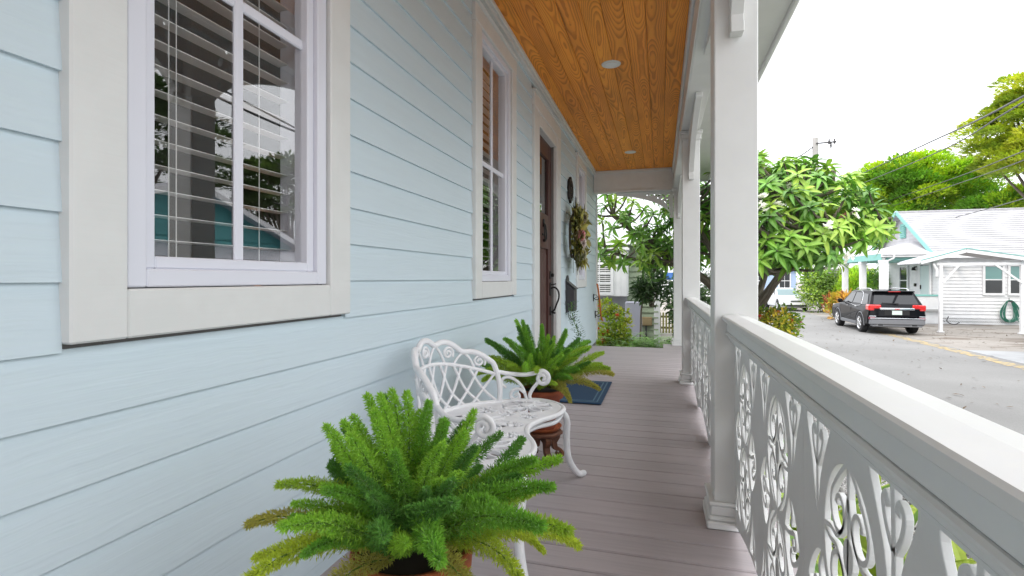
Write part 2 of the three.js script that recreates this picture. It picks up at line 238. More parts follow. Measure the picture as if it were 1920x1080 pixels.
function makeWindow(D0, D1, lit) {
  const [y0, y1] = WY, a = D0 + 0.128, b = D1 - 0.132, xc = -1.215, ya = y0 + 0.118, yb = y1 - 0.125;
  const win = mesh('window', merge([bx(-1.262, xc, y0, y1 - 0.127, D0, a - 0.001, 0.005), bx(-1.262, xc, y0, y1 - 0.127, b + 0.001, D1, 0.005), bx(-1.262, xc - 0.002, y0, ya, a, b, 0.005), bx(-1.262, xc, y1 - 0.125, y1, D0 - 0.004, D1 + 0.004, 0.005), bx(-1.262, xc + 0.016, y1, y1 + 0.02, D0 - 0.016, D1 + 0.016, 0.005)]), M.trim, cottage);
  const ring = (p, q, r, s, w, x0, x1) => merge([bx(x0, x1, r, s, p, p + w), bx(x0, x1, r, s, q - w, q), bx(x0, x1, r, r + w * 0.9, p + w + 0.0005, q - w - 0.0005), bx(x0, x1, s - w * 0.9, s, p + w + 0.0005, q - w - 0.0005)]);
  const fa = a + 0.007, fb = b - 0.004, f0 = ya + 0.003, f1 = yb - 0.003, mid = 1.972;
  mesh('window_frame', ring(fa, fb, f0, f1, 0.052, -1.405, -1.232), M.vinyl, win);
  mesh('sash', ring(fa + 0.053, fb - 0.053, f0 + 0.047, f1 - 0.047, 0.036, -1.31, -1.25), M.vinyl, win);
  mesh('sill', bx(-1.395, -1.264, 1.0305, ya - 0.001, a, b, 0.003), M.vinyl, win);  // unseen block added to stop lamp light leaking under the frame
  const ga = fa + 0.087, gb = fb - 0.087, gm = (ga + gb) / 2, p = f0 + 0.078, q = f1 - 0.078, x = -1.28;
  mesh('muntin', bx(x - 0.004, x + 0.009, p, q, gm - 0.018, gm + 0.018, 0.004), M.vinyl, win);
  for (const [c, d] of [[ga, gm - 0.0185], [gm + 0.0185, gb]]) mesh('muntin', bx(x - 0.004, x + 0.009, mid - 0.018, mid + 0.018, c, d, 0.004), M.vinyl, win);
  mesh('pane', plate([[x, p, ga], [x, p, gb], [x, q, gb], [x, q, ga]], 0.0002), M.pane, win);
  const sg = bx(-1.415, -1.365, -0.0013, 0.0013, a + 0.05, b - 0.05, 0.0006); sg.translate(1.39, 0, 0).rotateZ(0.02).translate(-1.39, 0, 0);
  for (let y = f0 + 0.06; y < f1 - 0.1; y += 0.0705) { const s = mesh('blind_slat', sg, M.slat, win); s.position.y = y; }
  for (const k of [0.22, 0.26, 0.8]) mesh('blind_cord', bar([-1.36, f0 + 0.06, lerp(ga, gb, k)], [-1.36, f1, lerp(ga, gb, k)], 0.0016, 5), M.slat, win);
  return win;
}
for (const [a, b] of WIN) makeWindow(a, b);
{ // front door
  const [a, b] = DOOR, la = 5.37, lb = 6.285, fy = -0.07, top = 2.72, X = -1.292, wood = tex(256, 512, (i, j) => { const n = fbm(i / 256 * 26, j / 512 * 4, 26, 4, 170, 4), k = 0.75 + 0.5 * n; return [0.085 * k, 0.036 * k, 0.03 * k]; }, [0.5, 1]);
  const W = S({ map: wood, roughness: 0.4 }), ac = a + 0.16, bc = b - 0.235;
  const leaf = mesh('front_door', merge([bx(X - 0.045, X, fy, top, la, la + 0.16, 0.003), bx(X - 0.045, X, fy, top, lb - 0.16, lb, 0.003), bx(X - 0.045, X, fy, fy + 0.22, la + 0.161, lb - 0.161, 0.003), bx(X - 0.045, X, 1.46, 1.86, la + 0.161, lb - 0.161, 0.003), bx(X - 0.045, X, 2.53, top, la + 0.161, lb - 0.161, 0.003)]), W, cottage);
  mesh('door_casing', merge([bx(-1.262, -1.215, fy, 2.86, a, ac - 0.001, 0.005), bx(-1.262, -1.215, fy, 2.86, bc + 0.001, b, 0.005), bx(-1.262, -1.215, 2.861, 3.01, a - 0.004, b + 0.004, 0.005), bx(-1.262, -1.198, 3.011, 3.03, a - 0.016, b + 0.016, 0.005)]), M.trim, leaf);
  mesh('door_jamb', merge([bx(-1.35, -1.225, fy, top + 0.003, ac, la - 0.004, 0.004), bx(-1.35, -1.225, fy, top + 0.003, lb + 0.004, bc, 0.004), bx(-1.35, -1.225, top + 0.004, 2.86, ac, bc, 0.004), bx(-1.35, -1.2, fy - 0.03, fy, ac, bc, 0.004)]), M.trim, leaf);
  // arched heads of the glass and of the lower panel
  const arch = (y0, y1, rise, up) => { const p = []; const A = la + 0.16, B = lb - 0.16; p.push([X - 0.028, y0, A], [X - 0.028, y0, B]); for (let i = 0; i <= 10; i++) { const t = i / 10; p.push([X - 0.028, y1 + rise * Math.sin(Math.PI * t) - rise, lerp(B, A, t)]); } return plate(p, 0.004); };
  mesh('pane', arch(1.86, 2.53, 0, 1), P({ color: rgb(0.02, 0.022, 0.022), roughness: 0.03, ior: 1.9 }), leaf);
  mesh('door_panel', arch(fy + 0.22, 1.46, 0.07), W, leaf);
  for (let k = 1; k < 5; k++) mesh('panel_batten', bx(X - 0.027, X - 0.018, fy + 0.225, 1.40, la + 0.16 + k * 0.12 - 0.052, la + 0.16 + k * 0.12 + 0.052, 0.003), W, leaf);
  const spandrel = (y, s) => { const A = la + 0.16, B = lb - 0.16, p = [[X - 0.03, y, A], [X - 0.03, y, B]]; const q = []; for (let i = 0; i <= 8; i++) { const t = i / 8; q.push([X - 0.03, y - s * (1 - Math.sin(Math.PI * t)), lerp(B, A, t)]); } return plate([...p, ...q].filter((v, i) => i !== 2 && i !== 10 || true), 0.028); };
  mesh('arched_rail', merge([spandrel(2.531, 0.07), spandrel(1.461, 0.07)]), W, leaf);
  const kd = (la + lb) / 2;
  mesh('door_knocker', merge([tube([[X + 0.012, 1.74, kd], [X + 0.02, 1.72, kd - 0.03], [X + 0.03, 1.62, kd - 0.05], [X + 0.03, 1.56, kd - 0.03], [X + 0.03, 1.545, kd], [X + 0.03, 1.56, kd + 0.03], [X + 0.03, 1.62, kd + 0.05], [X + 0.02, 1.72, kd + 0.03]], 0.009, 40, 7, true), bx(X, X + 0.018, 1.70, 1.79, kd - 0.022, kd + 0.022, 0.006), bx(X, X + 0.012, 1.60, 1.625, kd - 0.05, kd + 0.05, 0.004), bx(X, X + 0.03, 1.53, 1.56, kd - 0.012, kd + 0.012)]), M.black, leaf);
  const hd = lb - 0.075;
  mesh('deadbolt', merge([bx(X, X + 0.016, 1.105, 1.20, hd - 0.032, hd + 0.032, 0.012), bx(X + 0.016, X + 0.05, 1.13, 1.17, hd - 0.012, hd + 0.012, 0.005)]), M.black, leaf);
  mesh('door_handle', merge([bx(X, X + 0.014, 0.90, 1.06, hd - 0.028, hd + 0.028, 0.006), bx(X, X + 0.014, 0.66, 0.77, hd - 0.024, hd + 0.024, 0.006), tube([[X + 0.012, 0.99, hd], [X + 0.06, 1.0, hd], [X + 0.1, 0.96, hd], [X + 0.11, 0.88, hd], [X + 0.075, 0.78, hd], [X + 0.05, 0.72, hd], [X + 0.015, 0.70, hd], [X + 0.06, 0.69, hd]], 0.011, 36), bar([X + 0.01, 1.03, hd], [X + 0.075, 1.045, hd], 0.008)]), M.black, leaf);
  mesh('threshold', bx(-1.36, -1.19, fy - 0.035, fy - 0.002, a + 0.02, b - 0.02), M.bronze, leaf);
}
{ // porch ceiling, beams, eaves, roof
  const x1 = 0.212, n = 9, w = (x1 - WALL) / n;
  for (let k = 0; k < n; k++) { const a = WALL + k * w + 0.0015, g = bx(a, a + w - 0.003, CEIL, CEIL + 0.018, START, 10.12, 0.004); const u = g.attributes.uv, p = g.attributes.position; for (let i = 0; i < p.count; i++) u.setXY(i, p.getX(i) - a, p.getZ(i) + k * 1.37); mesh('ceiling_board', g, S({ map: pine[(k * 3 + 1) % 4], color: rgb(...[[1, 1, 1], [0.9, 0.84, 0.8], [1.0, 0.95, 0.85], [0.94, 0.88, 0.85], [1, 0.98, 0.9], [0.9, 0.85, 0.78], [0.98, 0.92, 0.88], [0.9, 0.84, 0.8], [0.97, 0.94, 0.88]][k]), roughness: 0.55 }), cottage); }
  mesh('ceiling_deck', bx(WALL - 0.02, 0.25, CEIL + 0.02, CEIL + 0.06, START, 10.2), M.under, cottage);
  mesh('porch_beam', merge([bx(0.212, 0.236, 3.07, CEIL + 0.02, START, 10.12), bx(0.237, 0.42, 2.76, CEIL + 0.06, START, 10.3), bx(0.226, 0.2365, 2.76, 2.80, START, 10.1)]), M.white, cottage);
  mesh('porch_beam', merge([bx(WALL, 0.236, 2.76, CEIL + 0.05, 10.125, 10.3), bx(WALL, 0.2, CEIL - 0.05, CEIL - 0.001, 10.09, 10.124), bx(WALL, 0.225, 2.755, 2.80, 10.11, 10.1245)]), M.trim, cottage);
  mesh('eave_soffit', merge([bx(0.421, 0.9, 3.07, 3.09, START, 10.95), bx(WALL - 0.2, 0.42, 3.07, 3.09, 10.301, 10.95)]), M.white, cottage);
  mesh('fascia', merge([bx(0.901, 0.925, 3.03, 3.20, START, 10.97), bx(0.926, 0.97, 3.10, 3.19, START, 10.97, 0.012), bx(WALL - 0.2, 0.9, 3.03, 3.20, 10.951, 10.97)]), M.white, cottage);
  mesh('roof', hull([[[0.97, 3.2, 6], [0.97, 3.2, -11], [-2.4, 4.75, -11], [-2.4, 4.75, 6]], [[0.97, 3.26, 6], [-2.4, 4.81, 6], [-2.4, 4.81, -11], [0.97, 3.26, -11]], [[0.97, 3.2, 6], [0.97, 3.26, 6], [0.97, 3.26, -11], [0.97, 3.2, -11]], [[-2.4, 4.75, -11], [-6, 3.3, -11], [-6, 3.3, 6], [-2.4, 4.75, 6]], [[-1.3, 4.3, -10.6], [-6, 3.3, -10.6], [-5.4, -1, -10.6], [-1.26, -1, -10.6]]]), S({ color: rgb(0.45, 0.46, 0.47), roughness: 0.4, metalness: 0.5 }), cottage);
  // sawn brackets: two to each opening between posts, one under the end beam
  const B = (L, H) => { // top corner at (0,0), running +x along the beam, -y down the post
    const o = [[0, 0], [L, 0], [L, -0.035]], N = 14; for (let i = 0; i <= N; i++) { const t = i / N * Math.PI / 2; const u = i / N; o.push([lerp(0.05 + (L - 0.08) * (1 - Math.sin(t)), lerp(L - 0.03, 0.05, u), 0.3), lerp(-0.05 - (H - 0.13) * (1 - Math.cos(t)), lerp(-0.05, -H + 0.08, u), 0.3)]); } o.push([0.05, -H + 0.05], [0.062, -H + 0.045], [0.062, -H], [0, -H]);
    const h = [];
    for (const [x, y, rx, ry, q] of [[0.10, 0.085, 0.042, 0.02, -0.8], [0.175, 0.075, 0.04, 0.018, 0.5], [0.10, 0.165, 0.036, 0.016, 1.2], [0.25, 0.07, 0.036, 0.016, -0.4], [0.19, 0.135, 0.038, 0.015, -0.7], [0.325, 0.062, 0.034, 0.014, 0.3], [0.40, 0.062, 0.03, 0.012, -0.2], [0.093, 0.245, 0.034, 0.014, 1.7], [0.145, 0.205, 0.03, 0.013, 0.9], [0.28, 0.118, 0.03, 0.012, 0.4], [0.085, 0.32, 0.026, 0.011, 1.4], [0.48, 0.058, 0.026, 0.010, 0.1]]) h.push(ellipse(x, -y * H / 0.5, rx, ry, q, 12));
    return sawn(o.map((p) => new THREE.Vector2(...p)), h, 0.05, 0.003);
  };
  const br = B(1.25, 0.55);
  for (const [d, s] of [[-1.0, 1], [2.55, -1], [2.74, 1], [6.11, -1], [6.30, 1], [9.93, -1]]) { const m = mesh('spandrel_bracket', br, M.white, cottage); m.rotation.y = s > 0 ? Math.PI / 2 : -Math.PI / 2; m.position.set(0.33 + (s > 0 ? -0.025 : 0.025), 2.757, -d); }
  const m = mesh('spandrel_bracket', B(1.05, 0.5), M.trim, cottage); m.rotation.y = Math.PI; m.position.set(0.234, 2.754, -10.2);
}
// recessed ceiling lights
for (const [x, d, k] of [[-0.456, 5.086, 0], [-0.47, 8.713, 1]]) {
  const t = thing('recessed_light', ['round white recessed light in pine ceiling, nearer of the two', 'round white recessed light in pine ceiling near the end beam'][k], 'ceiling light', [x, CEIL, d], 0, 'recessed porch lights');
  mesh('trim_ring', new THREE.LatheGeometry([[0.055, -0.004], [0.075, -0.009], [0.09, -0.007], [0.093, 0.002]].map((p) => new THREE.Vector2(...p)), 32), M.white, t);
  mesh('lens', new THREE.LatheGeometry([[0.0001, -0.0045], [0.04, -0.005], [0.0565, -0.006]].map((p) => new THREE.Vector2(...p)), 28), M.slat, t);
}
{ // porch floor
  const deck = new THREE.Group(); deck.name = 'porch_floor'; deck.userData.kind = 'structure'; deck.userData.label = 'mauve grey composite porch floor laid crosswise'; scene.add(deck);
  for (let k = -51; k < 44; k++) { const d0 = 2.703 + 0.17 * k, d1 = d0 + 0.157, short = d0 > 9.38; if (d1 > 10.2) break; const g = bx(short ? 0.05 : WALL - 0.02, 0.53, -0.026, 0, d0, d1, 0.006, k * 0.61, -d0 * 0 + 0); const m = mesh('deck_board', metreUV(g, (k * 0.613) % 1.8, d0), DECK[(k + 60) % 3], deck); m.position.y = floorY(d0); }
  mesh('gap_shade_sheet', hull([[[WALL, -0.045 + 0.072, 6], [0.47, -0.045 + 0.072, 6], [0.47, -0.045 - 0.112, -9.36], [WALL, -0.045 - 0.112, -9.36]], [[WALL, -0.08, 6], [WALL, -0.25, -9.36], [0.47, -0.25, -9.36], [0.47, -0.08, 6]]]), S({ color: rgb(0.03, 0.028, 0.026), roughness: 1 }), deck);  // near-black sheet added below the boards so the joints read as shaded
  mesh('rim_joist', merge([bx(0.48, 0.5, -0.3, -0.16, -6, 10.1), bx(WALL, 0.5, -0.3, -0.15, 9.3, 9.34)]), M.white, deck);
  mesh('skirt', bx(0.44, 0.46, GY, -0.16, -6, 9.3), M.under, deck);
  for (let s = 0; s < 3; s++) mesh('step', bx(WALL + 0.05, 0.04, -0.32 - s * 0.2 - 0.03, -0.32 - s * 0.2, 9.36 + s * 0.26, 9.64 + s * 0.26), DECK[s], deck);
}
// ------------------------------------------------------------------ posts and railings
const PX = [0.238, 0.424];
function makePost(label, d) {
  const y = floorY(d), t = thing('porch_post', label, 'post', [0.331, y, d + 0.093], 0, 'porch posts'), h = 2.755 - y, w = 0.093;
  const r = (k, y0, y1, c = 0.006) => bx(-w - k, w + k, y0, y1, -w - k, w + k, c);
  mesh('shaft', r(0, 0.03, h, 0.005), M.white, t);
  mesh('base', merge([r(0.034, 0, 0.035), r(0.027, 0.035, 0.058, 0.008), r(0.018, 0.058, 0.105), r(0.026, 0.105, 0.122, 0.007)]), M.white, t);
  mesh('capital', merge([r(0.018, h - 0.10, h - 0.085), r(0.012, h - 0.085, h - 0.035), r(0.026, h - 0.035, h - 0.012, 0.01), r(0.032, h - 0.012, h - 0.001)]), M.white, t);
  return t;
}
for (const [d, l] of [[-1.19, 'white square porch post behind the near railing, outside the view'], [2.55, 'white square porch post nearest the camera, between the two railings'], [6.12, 'white square porch post at the far end of the second railing'], [9.93, 'white square porch post at the end beam by the steps']]) if (d > -1.1 || d < -1.1) makePost(l, d);
function ribbon(pts, w) { // a sawn strip of even width
  const c = new THREE.SplineCurve(pts.map((p) => new THREE.Vector2(...p))), L = [], R = [], n = pts.length * 4;
  for (let i = 0; i <= n; i++) { const p = c.getPoint(i / n), g = c.getTangent(i / n), k = w / 2 * (i > n - 3 ? 1.35 : 1); L.push(new THREE.Vector2(p.x - g.y * k, p.y + g.x * k)); R.unshift(new THREE.Vector2(p.x + g.y * k, p.y - g.x * k)); }
  return [...L, ...R];
}
function fretMotif(cx, y0) { // openings in the board, and the scrolls left standing in them
  const holes = [], strips = [], st = (pts, w = 0.016) => strips.push(ribbon(pts.map(([x, y]) => [cx + x, y0 + y]), w));
  const poly = (pts) => holes.push(new THREE.SplineCurve([...pts, pts[0]].map(([x, y]) => new THREE.Vector2(cx + x, y0 + y))).getPoints(pts.length * 5).slice(0, -1));
  for (const m of [0.555, 0.215]) {
    holes.push(ellipse(cx, y0 + m, 0.136, 0.163, 0, 36));
    for (const s of [-1, 1]) for (const v of [-1, 1]) {
      const sp = [[s * 0.004, m + v * 0.168], [s * 0.05, m + v * 0.132], [s * 0.092, m + v * 0.086]]; for (let i = 0; i <= 9; i++) { const a = 0.4 + i * 0.62, q = 0.044 * (1 - i / 14); sp.push([s * (0.052 + q * Math.cos(a)), m + v * (0.066 - q * Math.sin(a) * 1.15)]); } st(sp, 0.0105);
      st([[s * 0.136, m + v * 0.004], [s * 0.10, m + v * 0.012], [s * 0.06, m + v * 0.012], [s * 0.02, m + v * 0.05], [s * 0.0, m + v * 0.105]], 0.010);
    }
    st([[0, m - 0.165], [0.002, m - 0.06], [-0.002, m + 0.06], [0, m + 0.165]], 0.010);
    strips.push(ellipse(cx, y0 + m, 0.026, 0.034, 0, 14));
  }
  for (const s of [-1, 1]) {
    poly([[s * 0.10, 0.755], [s * 0.19, 0.765], [s * 0.268, 0.755], [s * 0.225, 0.66], [s * 0.185, 0.56], [s * 0.16, 0.65]]);
    poly([[s * 0.15, 0.49], [s * 0.20, 0.47], [s * 0.255, 0.385], [s * 0.20, 0.30], [s * 0.15, 0.28], [s * 0.10, 0.385]]);
    poly([[s * 0.11, 0.03], [s * 0.19, 0.045], [s * 0.262, 0.03], [s * 0.225, 0.10], [s * 0.185, 0.21], [s * 0.155, 0.12]]);
    st([[s * 0.185, 0.775], [s * 0.19, 0.70], [s * 0.19, 0.62], [s * 0.183, 0.55]], 0.014); st([[s * 0.192, 0.66], [s * 0.215, 0.69], [s * 0.225, 0.725], [s * 0.208, 0.738], [s * 0.203, 0.72]], 0.012); st([[s * 0.188, 0.66], [s * 0.165, 0.69], [s * 0.152, 0.722], [s * 0.163, 0.737], [s * 0.172, 0.72]], 0.012);
    st([[s * 0.09, 0.385], [s * 0.14, 0.39], [s * 0.20, 0.41], [s * 0.215, 0.385], [s * 0.19, 0.37], [s * 0.18, 0.39]], 0.013); st([[s * 0.26, 0.385], [s * 0.225, 0.35], [s * 0.18, 0.325], [s * 0.16, 0.345], [s * 0.175, 0.36]], 0.013); st([[s * 0.15, 0.495], [s * 0.175, 0.45], [s * 0.165, 0.42]], 0.013);
    st([[s * 0.186, 0.03], [s * 0.19, 0.09], [s * 0.186, 0.215]], 0.014); st([[s * 0.188, 0.11], [s * 0.215, 0.075], [s * 0.228, 0.058], [s * 0.21, 0.05], [s * 0.204, 0.065]], 0.012);
  }
  return { holes, strips };
}
function makeRailing(label, d0, d1) {
  const t = thing('porch_railing', label, 'railing', [0, floorY((d0 + d1) / 2), 0], 0, 'fretwork porch railings'), Y = 0.952;
  const prof = [[0.27, Y - 0.022], [0.27, Y - 0.006], [0.275, Y - 0.001], [0.324, Y + 0.006], [0.382, Y - 0.004], [0.385, Y - 0.022]];
  mesh('rail_cap', merge([hull([prof.map(([x, y]) => [x, y, -d0]).reverse(), prof.map(([x, y]) => [x, y, -d1]), ...prof.map((p, i) => { const q = prof[(i + 1) % prof.length]; return [[p[0], p[1], -d0], [q[0], q[1], -d0], [q[0], q[1], -d1], [p[0], p[1], -d1]]; })])]), M.white, t);
  mesh('apron', bx(0.292, 0.372, Y - 0.075, Y - 0.0225, d0, d1, 0.003), M.white, t);
  mesh('moulding', merge([bx(0.282, 0.38, Y - 0.034, Y - 0.023, d0, d1, 0.004), bx(0.286, 0.3755, Y - 0.09, Y - 0.0755, d0, d1, 0.006), bx(0.298, 0.366, Y - 0.108, Y - 0.0905, d0, d1, 0.005), bx(0.306, 0.358, Y - 0.122, Y - 0.1085, d0, d1, 0.004)]), M.white, t);
  const n = 3, L = (d1 - d0) / n, H = Y - 0.11;
  const o = [[0, 0.004], [0.045, 0.004]]; for (let i = 0; i <= 12; i++) { const s = i / 12; o.push([0.05 + (L - 0.1) * s, 0.012 + 0.075 * Math.sin(Math.PI * s)]); } o.push([L - 0.045, 0.004], [L - 0.0015, 0.004], [L - 0.0015, H], [0, H]);
  const mo = [0.25, 0.75].map((q) => fretMotif(L * q, 0.06)), g = metreUV(merge([sawn(o.map((p) => new THREE.Vector2(...p)), mo.flatMap((m) => m.holes), 0.010, 0.001), ...mo.flatMap((m) => m.strips).map((p) => sawn(p, [], 0.0085, 0.001).translate(0, 0, 0.0007))]).rotateY(Math.PI / 2));
  for (let k = 0; k < n; k++) { const m = mesh('fretwork_panel', g, M.white, t); m.position.set(0.326, 0, -(d0 + k * L)); }
  return t;
}
makeRailing('white sawn fretwork railing nearest the camera, at the right', -1.0, 2.548);
makeRailing('white sawn fretwork railing farther along, beyond the near post', 2.74, 6.118);

// ------------------------------------------------------------------ bench
{
  const t = thing('garden_bench', 'white cast metal garden bench with lattice back between the two potted ferns', 'bench', [0, -0.03, 0]);
  const I = M.iron, C = [-0.62, 2.38], R = 0.48, TM = 58.7 * Math.PI / 180;
  const Q = (f, y) => { const a = f * TM; return [C[0] - R * Math.cos(a) - 0.04 * clamp((y - 0.45) / 0.4, 0, 1), y, C[1] + R * Math.sin(a)]; };
  const topY = (f) => 0.655 + 0.155 * Math.cos(f * Math.PI / 2 * 0.98) + 0.028 * Math.abs(Math.cos(2.5 * Math.PI * f)) - 0.012, innY = (f) => 0.60 + 0.10 * Math.cos(f * Math.PI / 2);
  const arcPts = (fn, a, b, n) => Array.from({ length: n + 1 }, (_, i) => { const f = lerp(a, b, i / n); return Q(f, fn(f)); });
  const outline = [Q(-1, 0.44), Q(-1.02, 0.53), ...arcPts(topY, -0.97, 0.97, 40), Q(1.02, 0.53), Q(1, 0.44)];
  mesh('back_frame', merge([tube(outline, 0.0155, 120, 9), tube(arcPts(() => 0.445, -1, 1, 14), 0.016, 40, 8)]), I, t);
  mesh('back_rail', tube(arcPts(innY, -0.98, 0.98, 24), 0.0105, 60, 7), I, t);
  for (let k = -4; k <= 4; k++) for (const s of [-1, 1]) { const f = k * 0.205, a = f - s * 0.16, b = f + s * 0.16, m = (u) => clamp(u, -0.97, 0.97); mesh('lattice_bar', tube([Q(m(a), 0.45), Q(m(lerp(a, b, 0.42) + s * 0.035), 0.53), Q(m(b), innY(m(b)))], 0.0085, 12, 6), I, t); }
  for (let k = -2; k <= 2; k++) { const f = k * 0.4, y = (innY(f) + topY(f)) / 2 + 0.002, p = []; for (let i = 0; i <= 16; i++) { const a = i / 16 * 4.2 * Math.PI / 1.3 - 0.6, r = 0.034 * (1 - i / 20); p.push(Q(f + (k < 0 ? -1 : 1) * r * Math.cos(a) * 2.3, y + r * Math.sin(a))); } mesh('scroll', tube(p, 0.0075, 40, 6), I, t); if (k < 2) mesh('scroll', tube([Q(f + 0.06, innY(f + 0.06)), Q(f + 0.13, (innY(f + 0.2) + topY(f + 0.2)) / 2 + 0.012), Q(f + 0.2, topY(f + 0.2) - 0.006), Q(f + 0.27, (innY(f + 0.2) + topY(f + 0.2)) / 2 + 0.012), Q(f + 0.34, innY(f + 0.34))], 0.0075, 20, 6), I, t); }
  // seat: a kidney plan, pierced with leaf rosettes
  const back = Array.from({ length: 17 }, (_, i) => { const q = Q(lerp(-1, 1, i / 16), 0); return [q[0] + 0.01, q[2]]; });
  const front = new THREE.SplineCurve([[-0.86, 2.80], [-0.72, 2.915], [-0.59, 2.89], [-0.505, 2.78], [-0.51, 2.64], [-0.575, 2.50], [-0.60, 2.38], [-0.575, 2.26], [-0.51, 2.12], [-0.50, 1.98], [-0.585, 1.87], [-0.72, 1.845], [-0.86, 1.96]].map((p) => new THREE.Vector2(...p))).getPoints(60).map((p) => [p.x, p.y]);
  const outer = [...back, ...front.slice(1, -1)].map(([x, d]) => new THREE.Vector2(x, d)), holes = [], ros = [[-0.70, 2.745, 0.135, 0], [-0.835, 2.38, 0.14, 0.2], [-0.70, 2.015, 0.135, 0.1], [-0.665, 2.38, 0.04, 0.4], [-0.885, 2.60, 0.06, 0.2], [-0.885, 2.16, 0.06, 0.8], [-0.64, 2.545, 0.045, 0], [-0.64, 2.215, 0.045, 0.3], [-0.76, 2.565, 0.045, 0], [-0.76, 2.195, 0.045, 0]], petals = [];
  for (const [cx, cd, r, o] of ros) { holes.push(ellipse(cx, cd, r, r, 0, 28)); const n = r > 0.1 ? 8 : 5, rx = r * 0.40, ry = r * (r > 0.1 ? 0.21 : 0.3); for (let i = 0; i < n; i++) { const a = o + i / n * 2 * Math.PI, q = r * 0.66, c = [cx + Math.cos(a) * q, cd + Math.sin(a) * q]; petals.push(sawn(ellipse(...c, rx, ry, a, 14), [ellipse(...c, rx - 0.0085, ry - 0.0085, a, 12)], 0.013, 0.002)); } if (r > 0.1) petals.push(sawn(ellipse(cx, cd, 0.034, 0.034, 0, 12), [], 0.018, 0.003)); }
  mesh('seat', sawn(outer, holes, 0.010, 0.003).rotateX(-Math.PI / 2).translate(0, 0.432, 0), I, t);
  mesh('seat_ornament', merge(petals).rotateX(-Math.PI / 2).translate(0, 0.434, 0), I, t);
  mesh('seat_rim', tube([...back, ...front.slice(1, -1)].filter((_, i) => i % 2 === 0).map(([x, d]) => [x, 0.436, d]), 0.0145, 160, 8, true), I, t);
  mesh('seat_apron', tube([[-0.505, 0.42, 2.78], [-0.52, 0.40, 2.64], [-0.59, 0.405, 2.50], [-0.61, 0.41, 2.38], [-0.59, 0.405, 2.26], [-0.52, 0.40, 2.12], [-0.505, 0.42, 1.98]], 0.012, 40), I, t);
  for (const s of [-1, 1]) {
    const d = (x) => 2.38 + s * x;
    mesh('leg', tube([[-0.53, 0.425, d(0.42)], [-0.50, 0.36, d(0.475)], [-0.505, 0.25, d(0.505)], [-0.50, 0.14, d(0.525)], [-0.475, 0.06, d(0.56)], [-0.445, 0.016, d(0.60)], [-0.425, 0.018, d(0.615)]], 0.019, 30, 9, false, 0.95), I, t);
    mesh('leg', tube([[-0.93, 0.43, d(0.38)], [-0.95, 0.33, d(0.40)], [-0.97, 0.2, d(0.41)], [-0.98, 0.08, d(0.42)], [-1.0, 0.012, d(0.44)]], 0.017, 24, 8), I, t);
    const q = Q(s * 1.0, 0.615), sp = [[q[0], 0.615, q[2]], [-0.82, 0.595, d(0.47)], [-0.74, 0.59, d(0.50)], [-0.67, 0.605, d(0.51)]]; for (let i = 0; i <= 18; i++) { const a = Math.PI / 2 - i / 18 * 8.6, r = 0.042 * (1 - i / 25); sp.push([-0.645 + r * Math.cos(a), 0.572 + r * Math.sin(a), d(0.51)]); }
    mesh('armrest', tube(sp, 0.0125, 80, 8), I, t);
    mesh('arm_scroll', merge([tube([[-0.67, 0.548, d(0.51)], [-0.70, 0.51, d(0.50)], [-0.715, 0.47, d(0.49)], [-0.70, 0.44, d(0.48)]], 0.011, 20), tube([[-0.845, 0.525, d(0.44)], [-0.862, 0.535, d(0.44)], [-0.868, 0.56, d(0.445)], [-0.845, 0.578, d(0.455)], [-0.80, 0.565, d(0.47)], [-0.755, 0.52, d(0.48)], [-0.73, 0.45, d(0.48)]], 0.0095, 36), tube([[-0.79, 0.478, d(0.46)], [-0.775, 0.487, d(0.46)], [-0.768, 0.47, d(0.46)], [-0.79, 0.455, d(0.455)], [-0.815, 0.47, d(0.455)], [-0.81, 0.50, d(0.46)], [-0.775, 0.512, d(0.47)], [-0.74, 0.49, d(0.475)]], 0.009, 36), tube([[-0.86, 0.445, d(0.42)], [-0.78, 0.448, d(0.45)], [-0.66, 0.445, d(0.47)]], 0.013, 16)]), I, t);
  }
}

